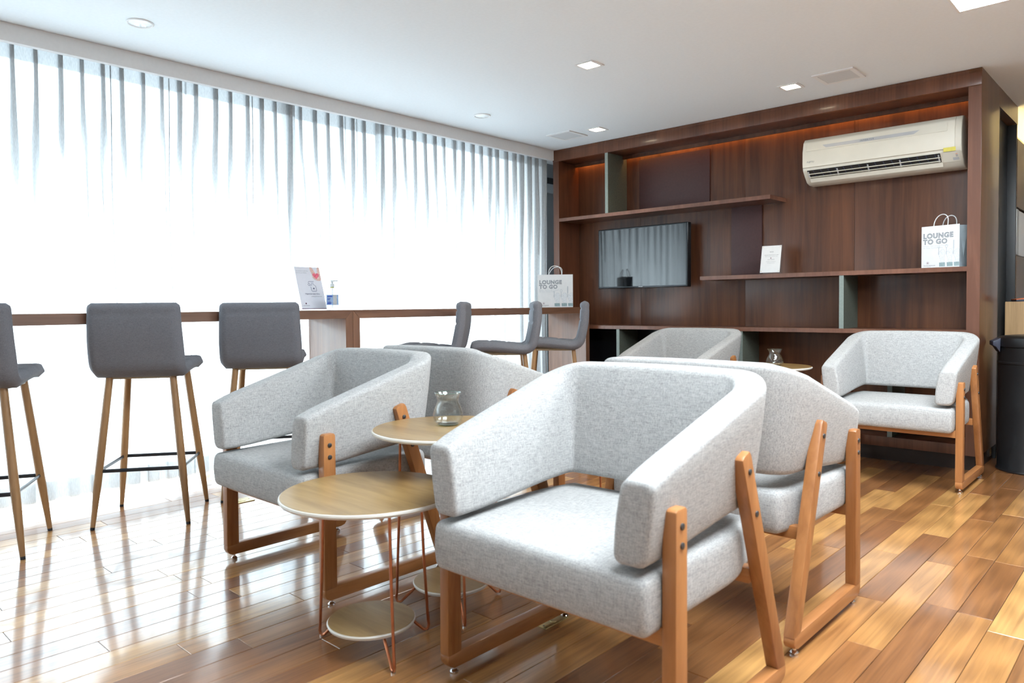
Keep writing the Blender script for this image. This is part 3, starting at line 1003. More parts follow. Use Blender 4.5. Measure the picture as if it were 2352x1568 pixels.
def cushion_mesh():
    sx, sy, sz = 0.322, 0.276, 0.064
    def df(p):
        x, y, z = p
        # rear corners rounder in plan
        if y > 0.05:
            k = sstep(0.05, sy, y)
            x *= 1 - 0.10 * k * k
        puff = math.cos(math.pi / 2 * min(1, abs(x) / sx)) * math.cos(math.pi / 2 * min(1, abs(y) / sy))
        if z > 0:
            z += 0.010 * puff ** 0.6
            for cx_, cy_ in ((-0.09, 0.06), (0.09, 0.06), (-0.09, -0.09), (0.09, -0.09)):
                z -= 0.008 * math.exp(-((x - cx_) ** 2 + (y - cy_) ** 2) / 0.0011)
            z -= 0.004 * math.exp(-(x / 0.02) ** 2) * puff
        side = 0.006 * math.cos(math.pi / 2 * min(1, abs(z) / sz))
        if abs(x) > sx * 0.85: x += math.copysign(side * 0.4, x)
        if abs(y) > sy * 0.85: y += math.copysign(side, y)
        return Vector((x, y - 0.072, z + 0.384 + 0.012 * y))
    return to_mesh('seat', pillow(sx, sy, sz, 0.020, (24, 22, 5), df), 'chair_fabric', angle=60)
def make_armchair():
    root = empty('armchair')
    obj('backrest', shell_mesh(), None, root)
    obj('seat', cushion_mesh(), None, root)
    for s in (-1, 1):
        xi, xo = s * 0.327, s * 0.361
        a, b = min(xi, xo), max(xi, xo)
        # front leg
        bm = bmesh.new()
        add_prism(bm, [(-0.298, 0.060), (-0.292, 0.577), (-0.285, 0.582), (-0.252, 0.582), (-0.246, 0.576), (-0.248, 0.060)], 0, a, b, 0.005)
        fl_ = obj('leg', bm, 'chair_wood', root)
        # floor rail with rounded outer corners
        bm = bmesh.new()
        add_prism(bm, [(-0.298, 0.062), (-0.298, 0.045), (-0.290, 0.030), (-0.275, 0.022), (0.232, 0.022), (0.252, 0.028), (0.262, 0.042), (0.260, 0.060), (0.216, 0.066), (-0.240, 0.066)], 0, a, b, 0.005)
        obj('floor_rail', bm, 'chair_rail_wood', root)
        # rear leg, leaning forward to the top
        bm = bmesh.new()
        add_prism(bm, [(0.212, 0.064), (0.262, 0.058), (0.058, 0.640), (0.048, 0.652), (0.018, 0.642), (0.010, 0.634)], 0, a, b, 0.005)
        rl_ = obj('leg', bm, 'chair_wood', root)
        for leg, pts in ((fl_, ((-0.270, 0.545), (-0.270, 0.505))), (rl_, ((0.045, 0.603), (0.083, 0.495)))):
            for (yy, zz) in pts:
                bm = bmesh.new()
                add_tube(bm, [(xo, yy, zz), (xo + s * 0.003, yy, zz), (xo + s * 0.0045, yy, zz)], [0.0075, 0.0075, 0.004], 12)
                obj('bolt', bm, 'bolt_steel', leg)
        for yy in (-0.262, 0.222):
            bm = bmesh.new()
            add_lathe(bm, [(0.0, 0.0), (0.011, 0.0), (0.0125, 0.006), (0.009, 0.010), (0.005, 0.012), (0.005, 0.024), (0.0, 0.024)], 14, ((a + b) / 2, yy, 0))
            obj('glide', bm, 'chrome', root)
    bm = bmesh.new(); add_box(bm, (-0.327, -0.290, 0.290), (0.327, -0.260, 0.330), 0.004); obj('front_rail', bm, 'chair_cross_wood', root)
    bm = bmesh.new(); add_box(bm, (-0.327, 0.115, 0.306), (0.327, 0.150, 0.345), 0.004); obj('rear_rail', bm, 'chair_cross_wood', root)
    return root
chair = make_armchair()
CH = [
    ((2.958, -3.370, 0), 0.0, 'light grey fabric armchair with wooden frame, nearest the camera'),
    ((2.918, -2.690, 0), math.pi, 'light grey fabric armchair back to back with the nearest one, facing away'),
    ((1.625, -3.335, 0), 0.0, 'grey fabric armchair behind the two round side tables at the left'),
    ((1.615, -2.640, 0), math.pi, 'grey fabric armchair back to back with the left one, only its back showing'),
    ((2.865, -0.325, 0), 0.0, 'light grey fabric armchair under the air conditioner beside the bin'),
    ((1.450, -0.325, 0), 0.0, 'grey-beige fabric armchair half hidden behind the front ones, below the television'),
]
for i, (loc, rz, lab) in enumerate(CH):
    c = chair if i == 0 else copy_tree(chair)
    c.location = loc
    c.rotation_euler = (0, 0, rz)
    tag(c, lab, 'armchair', 'lounge armchairs')

# ================================================================== BAR STOOLS
def stool_pad():
    """one quilted L-shaped shell, split into seat and backrest; local: front is -Y"""
    cl = []
    yf, zs = -0.215, 0.735
    for k in range(25):
        t = k / 24
        y = yf + (0.135 - yf) * t
        cl.append((y, zs - 0.018 * sstep(0.0, 1.0, t) + 0.008 * math.sin(math.pi * t) - 0.010 * (1 - sstep(0, 0.16, t))))
    y0, z0 = cl[-1]
    R, top = 0.065, math.radians(82)
    for k in range(1, 12):
        a = top * k / 11
        cl.append((y0 + R * math.sin(a), z0 + R * (1 - math.cos(a))))
    ncorner = len(cl)
    y1, z1 = cl[-1]
    Ls = (1.045 - 0.012 - z1)
    for k in range(1, 25):
        t = k / 24
        cl.append((y1 + 0.028 * t + 0.010 * math.sin(math.pi * t) - 0.0, z1 + Ls * t))
    split = 25 + 6
    n = len(cl)
    arc = [0.0]
    for a, b in zip(cl[:-1], cl[1:]): arc.append(arc[-1] + math.hypot(b[0] - a[0], b[1] - a[1]))
    TH = 0.060
    seat_lines = [arc[25] * f for f in (0.36, 0.68)]
    back_lines = [arc[-1] - 0.055, (arc[split] + arc[-1]) / 2 + 0.01]
    nw = 36
    def build(i0, i1, nm, capend):
        bm = bmesh.new()
        rows = []
        idx = list(range(i0, i1 + 1))
        for i in idx:
            y, z = cl[i]
            a, b = cl[max(i - 1, 0)], cl[min(i + 1, n - 1)]
            ty, tz = b[0] - a[0], b[1] - a[1]
            l = math.hypot(ty, tz); ty /= l; tz /= l
            ny, nz = -tz, ty          # inner side (up / forward)
            hw = 0.205 - 0.008 * sstep(arc[ncorner], arc[-1], arc[i])
            endf = min(1.0, (min(arc[i], arc[-1] - arc[i])) / 0.030)
            er = math.sqrt(max(0.0, 1 - (1 - endf) ** 2))
            th = TH * (0.12 + 0.88 * er) / 2
            hw -= 0.018 * (1 - er)
            ring = []
            # inner surface, left to right
            for j in range(nw + 1):
                u = -hw + 2 * hw * j / nw
                g = 0.0
                for gx in (-hw / 3, hw / 3): g += math.exp(-((u - gx) / 0.006) ** 2)
                for gl in seat_lines + back_lines: g += math.exp(-((arc[i] - gl) / 0.006) ** 2)
                ed = max(0.0, (abs(u) - (hw - 0.022)) / 0.022)
                q = math.sqrt(max(0.0, 1 - ed * ed))
                d = th * (0.10 + 0.90 * q) - 0.007 * min(1.0, g) * q
                ring.append((u, y + ny * d, z + nz * d))
            for j in range(nw, -1, -2):
                u = -hw + 2 * hw * j / nw
                ed = max(0.0, (abs(u) - (hw - 0.022)) / 0.022)
                q = math.sqrt(max(0.0, 1 - ed * ed))
                gl = math.exp(-((arc[i] - (arc[-1] - 0.05)) / 0.005) ** 2)
                if arc[i] > arc[-1] - 0.05:
                    gl = max([gl] + [math.exp(-((u - gx) / 0.006) ** 2) for gx in (-hw / 3, hw / 3)])
                d = th * (0.10 + 0.90 * q) - 0.006 * gl
                ring.append((u, y - ny * d, z - nz * d))
            rows.append([bm.verts.new(p) for p in ring])
        m = len(rows[0])
        for A, B in zip(rows[:-1], rows[1:]):
            for k in range(m):
                bm.faces.new((A[k], A[(k + 1) % m], B[(k + 1) % m], B[k]))
        bm.faces.new(rows[0][::-1]); bm.faces.new(rows[-1])
        bmesh.ops.remove_doubles(bm, verts=bm.verts, dist=1e-5)
        return to_mesh(nm, bm, 'stool_fabric', angle=60)
    return build(0, split, 'seat', True), build(split, n - 1, 'backrest', True)
def make_stool():
    root = empty('bar_stool')
    sm, bm_ = stool_pad()
    obj('seat', sm, None, root); obj('backrest', bm_, None, root)
    top, bot = 0.137, 0.205
    def at(sx, sy, z):
        t = 1 - z / 0.69
        k = top + (bot - top) * t
        return (sx * k, sy * k + 0.004, z)
    for sx in (-1, 1):
        for sy in (-1, 1):
            bm = bmesh.new()
            zz = (0.695, 0.5, 0.3, 0.20, 0.012)
            add_tube(bm, [at(sx, sy, z) for z in zz], [0.0165, 0.0175, 0.0178, 0.0172, 0.0102], 14)
            lg = obj('leg', bm, 'stool_wood', root)
            bm = bmesh.new(); add_tube(bm, [at(sx, sy, 0.012), at(sx, sy, 0.0)], [0.0102, 0.0100], 12); obj('foot_cap', bm, 'dark_metal', lg)
    bm = bmesh.new()
    for s in (-1, 1):
        add_box(bm, (-0.15, s * 0.135 - 0.012, 0.680), (0.15, s * 0.135 + 0.012, 0.698), 0.002, 1)
        add_box(bm, (s * 0.135 - 0.012, -0.123, 0.681), (s * 0.135 + 0.012, 0.123, 0.697), 0.002, 1)
    add_box(bm, (-0.14, -0.14, 0.694), (0.14, 0.14, 0.702))
    obj('seat_frame', bm, 'beige_metal', root)
    c = [at(sx, sy, 0.262) for sx, sy in ((-1, -1), (1, -1), (1, 1), (-1, 1))]
    for i in range(4):
        a, b = Vector(c[i]), Vector(c[(i + 1) % 4])
        bm = bmesh.new(); add_tube(bm, [a, b], 0.0085, 8, flat=0.55); obj('footrest_bar', bm, 'dark_metal', root)
    return root
stool = make_stool()
ST = [
    ((0.358, -4.250), (-0.88, 0.47), 'dark grey quilted bar stool cut by the left edge of the picture'),
    ((0.372, -3.556), (-0.81, 0.586), 'dark grey bar stool seen from behind, standing clear before the left curtain'),
    ((0.366, -2.945), (-0.82, 0.57), 'dark grey bar stool seen from behind next to the hand sanitizer bottle'),
    ((0.500, -1.885), (-0.765, -0.645), 'grey bar stool in side view, rising behind the left armchairs'),
    ((0.680, -1.395), (-0.70, -0.71), 'grey bar stool in side view, in front of the paper bag on the counter'),
    ((0.655, -0.820), (-0.78, -0.62), 'grey bar stool in side view, nearest the wall unit'),
]
for i, ((x, y), f, lab) in enumerate(ST):
    s = stool if i == 0 else copy_tree(stool)
    s.location = (x, y, 0)
    s.rotation_euler = (0, 0, math.atan2(f[1], f[0]) + math.pi / 2)
    tag(s, lab, 'bar stool', 'bar stools along the window counter')

# ================================================================== SIDE TABLES
def disc(bm, r, z0, z1, ch=0.006):
    add_lathe(bm, [(0, z0), (r - ch, z0), (r - 0.001, (z0 + z1) / 2), (r, z1 - 0.003), (r - 0.003, z1), (r - 0.006, z1)], 72)
def make_table(h, angs):
    root = empty('side_table')
    R = 0.257
    bm = bmesh.new(); add_lathe(bm, [(0, h - 0.0006), (R - 0.006, h - 0.0006), (R - 0.006, h), (0, h)][::-1], 72)
    top = bmesh.new(); add_lathe(top, [(0.0, h), (R - 0.005, h), (R - 0.004, h - 0.001)], 72)
    obj('table_top', top, 'table_wood', root); bm.free()
    eb = bmesh.new(); add_lathe(eb, [(R - 0.004, h - 0.001), (R - 0.001, h - 0.003), (R, h - 0.008), (R - 0.004, h - 0.014), (R - 0.030, h - 0.020), (0, h - 0.020)], 72)
    obj('edge_band', eb, 'table_edge', root)
    r2, z2 = 0.129, 0.088
    t2 = bmesh.new(); add_lathe(t2, [(0.0, z2), (r2 - 0.004, z2), (r2 - 0.003, z2 - 0.001)], 56)
    sh = obj('lower_shelf', t2, 'table_wood', root)
    eb = bmesh.new(); add_lathe(eb, [(r2 - 0.003, z2 - 0.001), (r2, z2 - 0.005), (r2 - 0.003, z2 - 0.012), (r2 - 0.02, z2 - 0.016), (0, z2 - 0.016)], 56)
    obj('edge_band', eb, 'table_edge', sh)
    for ang in angs:
        a = math.radians(ang)
        ca, sa = math.cos(a), math.sin(a)
        def P(r, z, off=0): return (r * ca - off * sa, r * sa + off * ca, z)
        pts = [P(0.168, h - 0.020), P(0.176, h * 0.5), P(0.188, 0.035), P(0.190, 0.020), P(0.187, 0.009), P(0.180, 0.0055), P(0.172, 0.008), P(0.162, 0.018), P(0.105, z2 - 0.014), P(0.06, z2 - 0.018)]
        bm = bmesh.new(); add_tube(bm, pts, 0.0045, 8); obj('wire_leg', bm, 'copper_wire', root)
        bm = bmesh.new(); add_lathe(bm, [(0.0, 0.0), (0.007, 0.0), (0.007, 0.004), (0.0, 0.005)], 10, P(0.182, 0)); obj('glide', bm, 'chrome', root)
    return root
TB = [
    (2.320, -3.690, 0.465, (-18, 78, 199), 'low round side table with wire legs in front, nearest the camera'),
    (2.270, -3.325, 0.600, (74, 218, 330), 'taller round side table carrying a glass vase between the front armchairs'),
    (2.092, -0.372, 0.600, (20, 140, 260), 'round side table with a glass vase in front of the wall unit'),
    (2.270, -2.560, 0.600, (-10, 110, 230), 'round side table hidden behind the nearest armchair, only its wire legs showing'),
]
for x, y, h, an, lab in TB:
    t = make_table(h, an)
    t.location = (x, y, 0)
    t.rotation_euler = (0, 0, 0)
    tag(t, lab, 'side table', 'round side tables')

# ------------------------------------------------------------------ glass vases
def vase(x, y, z, label, rz=0, lobes=0.0, sc=1.0):
    t = empty('glass_vase', (x, y, z), rz)
    outer = [(0.0, 0.0), (0.026, 0.0), (0.036, 0.003), (0.047, 0.014), (0.0515, 0.030), (0.049, 0.048), (0.042, 0.066), (0.0365, 0.080), (0.036, 0.088), (0.039, 0.098), (0.0435, 0.107), (0.045, 0.110)]
    inner = [(0.0435, 0.1105), (0.041, 0.107), (0.0365, 0.098), (0.0335, 0.088), (0.034, 0.080), (0.0395, 0.066), (0.0465, 0.048), (0.049, 0.030), (0.045, 0.016), (0.034, 0.008), (0.0, 0.007)]
    bm = bmesh.new()
    add_lathe(bm, [(r * sc, zz * sc) for r, zz in outer + inner], 40)
    if lobes:
        for v in bm.verts:
            a = math.atan2(v.co.y, v.co.x)
            k = 1 + lobes * math.sin(4 * a + v.co.z * 60) * sstep(0.0, 0.03, v.co.z)
            v.co.x *= k; v.co.y *= k
    obj('bowl', bm, 'vase_glass', t, angle=80)
    bm = bmesh.new(); add_lathe(bm, [(0.0, 0.001), (0.030 * sc, 0.001), (0.036 * sc, 0.004), (0.030 * sc, 0.0065), (0.0, 0.0065)], 32)
    obj('thick_base', bm, 'vase_base_glass', t, angle=80)
    bm = bmesh.new(); add_tube(bm, [(0.0443 * sc * math.cos(k * math.pi / 20), 0.0443 * sc * math.sin(k * math.pi / 20), 0.1102 * sc) for k in range(40)], 0.0013, 6, closed=True)
    obj('lip', bm, 'vase_base_glass', t)
    tag(t, label, 'vase', 'small clear glass vases')
glass_thin('vase_base_glass', (0.80, 0.92, 0.86), 1.8)
vase(2.235, -3.300, 0.600, 'small clear bulbous glass vase on the taller front side table')
vase(2.135, -0.395, 0.600, 'small rippled glass vase on the side table before the wall unit', 0.4, 0.05)

# ================================================================== PRINTED THINGS
def smooth_closed(pts, n=4):
    out = []
    m = len(pts)
    for i in range(m):
        p0, p1, p2, p3 = (Vector((*pts[(i + k - 1) % m], 0)) for k in range(4))
        for j in range(n):
            t = j / n
            q = 0.5 * ((2 * p1) + (p2 - p0) * t + (2 * p0 - 5 * p1 + 4 * p2 - p3) * t * t + (3 * p1 - p0 - 3 * p2 + p3) * t ** 3)
            out.append((q.x, q.y))
    return out
def ribbon(bm, pts, w, z, closed=False):
    n = len(pts)
    L = []
    for i in range(n):
        if closed: a, b = pts[i - 1], pts[(i + 1) % n]
        else: a, b = pts[max(0, i - 1)], pts[min(n - 1, i + 1)]
        dx, dy = b[0] - a[0], b[1] - a[1]
        l = math.hypot(dx, dy) or 1
        nx, ny = -dy / l * w / 2, dx / l * w / 2
        L.append((bm.verts.new((pts[i][0] + nx, pts[i][1] + ny, z)), bm.verts.new((pts[i][0] - nx, pts[i][1] - ny, z))))
    for i in range(n if closed else n - 1):
        a, b = L[i], L[(i + 1) % n]
        bm.faces.new((a[0], a[1], b[1], b[0]))
def paper_bag(loc, rz, bw, bh, bd, label, fold=0.35):
    """front face in local x-z plane at y=-bd/2, base at z=0"""
    t = empty('paper_bag', loc, rz)
    hw, hd = bw / 2, bd / 2
    bm = bmesh.new()
    th = 0.0012
    add_box(bm, (-hw, -hd, 0), (hw, -hd + th, bh))
    add_box(bm, (-hw, hd - th, 0), (hw, hd, bh))
    add_box(bm, (-hw, -hd, 0), (hw, hd, th))
    obj('paper', bm, 'white_paper', t, smooth=False)
    for s in (-1, 1):
        bm = bmesh.new()
        x = s * (hw - 0.0006)
        ins = bw * 0.16
        zf = bd * 0.55
        p = lambda a, b, c: bm.verts.new((a, b, c))
        f0, b0, f1, b1 = p(x, -hd, 0), p(x, hd, 0), p(x, -hd, bh), p(x, hd, bh)
        m0, m1 = p(x, 0, 0), p(x - s * ins, 0, bh)
        mm = p(x - s * 0.004, 0, zf)
        bm.faces.new((f0, m0, mm)); bm.faces.new((m0, b0, mm))
        bm.faces.new((f0, mm, f1)); bm.faces.new((mm, m1, f1)); bm.faces.new((b0, b1, mm)); bm.faces.new((mm, b1, m1))
        obj('gusset', bm, 'bag_gusset', t, smooth=False)
    for s, dz in ((-1, 0.0), (1, -0.006)):
        bm = bmesh.new()
        hh = bh * 0.27
        pts = []
        off = s * (hd - 0.003)
        lean = 0.0 if s < 0 else 0.022
        for k in range(17):
            a = math.pi * k / 16
            x = -bw * 0.185 * math.cos(a)
            z = bh - 0.012 + (hh + 0.012) * (math.sin(a) ** 0.6 if 0 < k < 16 else 0)
            pts.append((x + lean * max(0, (z - bh) / hh), off * (1 - 0.5 * max(0, (z - bh) / hh)), z + dz))
        add_tube(bm, pts, 0.0028, 7); obj('handle', bm, 'white_paper', t)
    fm = lambda x, z, e=0.0004: face_mat((-hw + x * bw, -hd - e, z * bh), (1, 0, 0), (0, 0, 1))
    s = bh / 0.265
    for row, zz in (('LOUNGE', 0.715), ('TO GO', 0.575)):
        lettering('lettering', row, 0.042 * s, 'ink_grey', t, fm(0.045, zz, 0.0004), offset=0.0019 * s, spacing=1.12)
        lettering('lettering', row, 0.042 * s, 'white_paper', t, fm(0.045, zz, 0.0007), offset=-0.0013 * s, spacing=1.12)
    lettering('lettering', 'Savour The Lounge Moment', 0.0128 * s, 'ink_light', t, fm(0.05, 0.515), spacing=1.05)
    lettering('lettering', 'At Your Convenience', 0.0128 * s, 'ink_light', t, fm(0.05, 0.468), spacing=1.05)
    lettering('lettering', 'PLAZA PREMIUM', 0.0088 * s, 'ink_dark', t, fm(0.065, 0.05), spacing=1.1)
    lettering('lettering', 'LOUNGE', 0.005 * s, 'ink_grey', t, fm(0.15, 0.022), spacing=1.3)
    # emblem: dot with a ring of petals
    bm = bmesh.new()
    c = (0.17 * bw - hw, 0.125 * bh)
    flat_poly(bm, [(c[0] + 0.0035 * math.cos(k * math.pi / 6), c[1] + 0.0035 * math.sin(k * math.pi / 6)) for k in range(12)])
    for k in range(10):
        a = k * math.pi / 5
        cx_, cy_ = c[0] + 0.0075 * math.cos(a), c[1] + 0.0075 * math.sin(a)
        flat_poly(bm, [(cx_ + 0.0014 * math.cos(j * math.pi / 3), cy_ + 0.0014 * math.sin(j * math.pi / 3)) for j in range(6)])
    o = obj('emblem', bm, 'ink_plum', t, smooth=False); o.matrix_local = face_mat((0, -hd - 0.0005, 0), (1, 0, 0), (0, 0, 1))
    # three raised hands holding fork, spoon and knife
    for i, (cx_, kind) in enumerate(((0.555, 'fork'), (0.755, 'spoon'), (0.94, 'knife'))):
        u = bw
        x0 = (cx_ - 0.5) * bw
        lim = hw - 0.001
        def P(dx, z): return (min(lim, x0 + dx * u), z * bh)
        bm = bmesh.new(); flat_poly(bm, [P(-0.075, 0.03), P(0.075, 0.03), P(0.075, 0.125), P(-0.08, 0.125)])
        o = obj('print', bm, 'ink_teal', t, smooth=False); o.matrix_local = face_mat((0, -hd - 0.0004, 0), (1, 0, 0), (0, 0, 1))
        hand = [P(-0.035, 0.14), P(-0.045, 0.20), P(-0.075, 0.27), P(-0.105, 0.33), P(-0.095, 0.385), P(-0.06, 0.38), P(-0.03, 0.42), P(0.02, 0.44), P(0.06, 0.41), P(0.07, 0.33), P(0.05, 0.22), P(0.055, 0.14)]
        hs = [(min(lim, a), b) for a, b in smooth_closed(hand, 3)]
        bm = bmesh.new(); flat_poly(bm, hs)
        o = obj('print', bm, 'ink_skin_grey', t, smooth=False); o.matrix_local = face_mat((0, -hd - 0.0005, 0), (1, 0, 0), (0, 0, 1))
        bm = bmesh.new()
        ribbon(bm, hs, 0.0014, 0.0, True)
        ribbon(bm, [P(-0.05, 0.375), P(-0.015, 0.37), P(-0.01, 0.33)], 0.0014, 0.0)
        if kind == 'fork':
            ribbon(bm, [P(-0.088, 0.31), P(-0.088, 0.48)], 0.005, 0.0); ribbon(bm, [P(-0.11, 0.50), P(-0.105, 0.475), P(-0.088, 0.465), P(-0.07, 0.475), P(-0.065, 0.50)], 0.004, 0.0)
        elif kind == 'spoon':
            ribbon(bm, [P(-0.088, 0.31), P(-0.088, 0.47)], 0.004, 0.0)
            ribbon(bm, smooth_closed([P(-0.088, 0.465), P(-0.117, 0.505), P(-0.088, 0.545), P(-0.059, 0.505)], 5), 0.003, 0.0, True)
        else:
            ribbon(bm, [P(-0.088, 0.31), P(-0.088, 0.44)], 0.005, 0.0)
            flat_poly(bm, [P(-0.105, 0.44), P(-0.072, 0.44), P(-0.072, 0.64), P(-0.10, 0.64)])
        o = obj('print', bm, 'ink_light', t, smooth=False); o.matrix_local = face_mat((0, -hd - 0.0007, 0), (1, 0, 0), (0, 0, 1))
    tag(t, label, 'paper bag', 'white printed carrier bags')
    return t
paper_bag((0.235, -0.285, 0.988), math.radians(40), 0.288, 0.268, 0.09, 'white printed paper carrier bag standing on the window counter')
paper_bag((2.975, 0.125, 1.208), math.radians(-14), 0.222, 0.256, 0.11, 'white printed paper carrier bag on the right end of the middle shelf')

# ---- framed wi-fi notice on the shelf
t = empty('wifi_sign', (1.905, 0.055, 1.208), math.radians(4))
tag(t, 'small white wi-fi notice in a clear acrylic stand on the middle shelf', 'sign')
TL = 0.055   # lean
def lean_mat(x, s, e, w, h, lean):
    ln = math.hypot(h, lean)
    return face_mat((x, 0 + lean * s - e, h * s), (1, 0, 0), (0, lean / ln, h / ln))
w_, h_, ln_ = 0.150, 0.208, 0.050
bm = bmesh.new(); add_box(bm, (-w_ / 2, 0, 0), (w_ / 2, 0.004, math.hypot(h_, ln_)), 0.0008, 1)
o = obj('acrylic_sheet', bm, 'acrylic', t); o.rotation_euler = (-math.atan2(ln_, h_), 0, 0)
bm = bmesh.new(); add_box(bm, (-w_ / 2, 0.002, 0.0), (w_ / 2, 0.065, 0.003), 0.0008, 1); obj('foot', bm, 'acrylic', t)
bm = bmesh.new(); add_box(bm, (-w_ / 2 + 0.006, -0.0012, 0.012), (w_ / 2 - 0.006, -0.0002, math.hypot(h_, ln_) - 0.006))
pp_ = obj('paper', bm, 'white_paper', t); pp_.rotation_euler = (-math.atan2(ln_, h_), 0, 0)
for body, zz, sz, mt in (('WI-FI', 0.158, 0.0115, 'ink_dark'), ('Network: Plaza Premium Lounge', 0.138, 0.0074, 'ink_dark'), ('Password: available at the front desk', 0.128, 0.0060, 'ink_grey'),
                         ('PLAZA PREMIUM', 0.104, 0.0066, 'ink_dark'), ('www.plazapremiumlounge.com', 0.090, 0.0056, 'ink_grey'), ('www.plazapremium.com', 0.080, 0.0056, 'ink_grey')):
    lettering('lettering', body, sz, mt, pp_, face_mat((0.002, -0.0016, zz), (1, 0, 0), (0, 0, 1)), align='CENTER')
bm = bmesh.new(); flat_poly(bm, [(0.004 * math.cos(k * math.pi / 6), 0.117 + 0.004 * math.sin(k * math.pi / 6)) for k in range(12)])
o = obj('emblem', bm, 'ink_plum', pp_, smooth=False); o.matrix_local = face_mat((0, -0.0016, 0), (1, 0, 0), (0, 0, 1))
for sx in (-1, 1):
    for zz in (0.022, math.hypot(h_, ln_) - 0.014):
        bm = bmesh.new(); add_tube(bm, [(sx * 0.061, -0.001, zz), (sx * 0.061, -0.0028, zz)], 0.0028, 8); o = obj('stud', bm, 'brass_plate', pp_)

# ---- hygiene notice leaning on the counter
t = empty('hygiene_sign', (0.235, -2.548, 0.988), 0)
tag(t, 'tall white printed hand hygiene notice leaning on the window counter', 'sign')
SW, SH, SL = 0.170, 0.262, 0.085
LL = math.hypot(SH, SL)
def sm(yv, up_, e):   # board faces +X, y runs left to right, leaning back to -X
    return face_mat((0 - SL * up_ / SH * 0 + e, yv, up_), (0, 1, 0), (0, 0, 1))
board = empty('board', (0, 0, 0.004)); board.parent = t
bm = bmesh.new(); add_box(bm, (-0.003, -SW / 2, 0.012), (0.0, SW / 2, LL), 0.0005, 1); board_m = obj('board', bm, 'sign_paper', t)
bpy.data.objects.remove(board)
board_m.rotation_euler = (0, -math.atan2(SL, SH), 0)
bm = bmesh.new(); add_box(bm, (-0.002, -SW / 2, 0.0), (0.06, SW / 2, 0.003), 0.0006, 1); obj('foot', bm, 'acrylic', t)
box_obj('lower_edge', (-0.0032, -SW / 2, 0.008), (0.0012, SW / 2, 0.012), 'ink_plum', board_m)
def bl(name, body, size, mt, yv, zv, align='LEFT', sp=1.0):
    lettering(name, body, size, mt, board_m, face_mat((0.0006, yv, zv), (0, 1, 0), (0, 0, 1)), align=align, spacing=sp)
bl('lettering', 'Para cuidarmos do seu Bem Estar', 0.0060, 'ink_grey', -0.079, 0.247)
bl('lettering', 'We care for your Wellbeing', 0.0060, 'ink_grey', -0.079, 0.235)
bl('lettering', 'Higienize suas mãos', 0.0125, 'ink_navy', 0.005, 0.100, 'CENTER')
bl('lettering', 'sanitize your hands here', 0.0075, 'ink_grey', 0.03, 0.085, 'CENTER')
bl('lettering', 'PLAZA PREMIUM', 0.006, 'ink_dark', -0.052, 0.028, 'CENTER')
def bp_(name, pts, mt, e=0.0006):
    bm = bmesh.new(); flat_poly(bm, pts); o = obj(name, bm, mt, board_m, smooth=False); o.matrix_local = face_mat((e, 0, 0), (0, 1, 0), (0, 0, 1))
bp_('emblem', [(-0.052 + 0.005 * math.cos(k * math.pi / 6), 0.043 + 0.005 * math.sin(k * math.pi / 6)) for k in range(12)], 'ink_plum')
bp_('print', smooth_closed([(0.016, 0.270), (0.034, 0.270), (0.046, 0.244), (0.062, 0.232), (0.067, 0.270), (0.082, 0.270), (0.083, 0.20), (0.070, 0.188), (0.050, 0.190), (0.028, 0.205), (0.025, 0.226)], 3), 'print_skin')
ht = []
for k in range(24):
    a = 2 * math.pi * k / 24
    ht.append((0.051 + 0.0014 * 16 * math.sin(a) ** 3, 0.220 + 0.0014 * (13 * math.cos(a) - 5 * math.cos(2 * a) - 2 * math.cos(3 * a) - math.cos(4 * a))))
bp_('print', ht, 'heart_pink', 0.001)
bm = bmesh.new()
ribbon(bm, [(-0.012, 0.176), (-0.006, 0.182), (0.028, 0.182)], 0.0022, 0)
ribbon(bm, [(0.0, 0.159), (0.010, 0.159), (0.011, 0.176)], 0.0022, 0)
ribbon(bm, [(0.019, 0.176), (0.020, 0.168), (0.024, 0.162), (0.036, 0.154), (0.037, 0.125), (0.033, 0.120), (0.006, 0.120), (0.003, 0.125), (0.001, 0.150)], 0.0022, 0)
ribbon(bm, smooth_closed([(-0.008, 0.172), (-0.014, 0.162), (-0.008, 0.156), (-0.001, 0.162)], 4), 0.0022, 0, True)
ribbon(bm, [(0.014, 0.138), (0.026, 0.138)], 0.004, 0); ribbon(bm, [(0.020, 0.132), (0.020, 0.144)], 0.004, 0)
o = obj('print', bm, 'ink_navy', board_m, smooth=False); o.matrix_local = face_mat((0.0006, 0, 0), (0, 1, 0), (0, 0, 1))

# ---- hand sanitizer bottle
t = empty('sanitizer_bottle', (0.335, -2.492, 0.988), math.radians(45))
tag(t, 'clear pump bottle of hand sanitizer with a blue label on the counter', 'bottle')
def rrect(hx, hy, r, n=4):
    pts = []
    for cx_, cy_, a0 in ((hx - r, hy - r, 0), (-hx + r, hy - r, 90), (-hx + r, -hy + r, 180), (hx - r, -hy + r, 270)):
        for k in range(n + 1):
            a = math.radians(a0 + 90 * k / n)
            pts.append((cx_ + r * math.cos(a), cy_ + r * math.sin(a)))
    return pts
bm = bmesh.new()
rings = []
for z, hx, hy in ((0.0, 0.031, 0.018), (0.004, 0.0345, 0.0205), (0.06, 0.0345, 0.0205), (0.112, 0.034, 0.020), (0.120, 0.030, 0.017), (0.126, 0.012, 0.012), (0.140, 0.0105, 0.0105)):
    rings.append([bm.verts.new((x, y, z)) for x, y in rrect(hx, hy, min(hx, hy) * 0.55)])
for A, B in zip(rings[:-1], rings[1:]):
    for k in range(len(A)):
        bm.faces.new((A[k], A[(k + 1) % len(A)], B[(k + 1) % len(A)], B[k]))
bm.faces.new(rings[0][::-1]); bm.faces.new(rings[-1])
obj('bottle_body', bm, 'bottle_clear', t)
bm = bmesh.new()
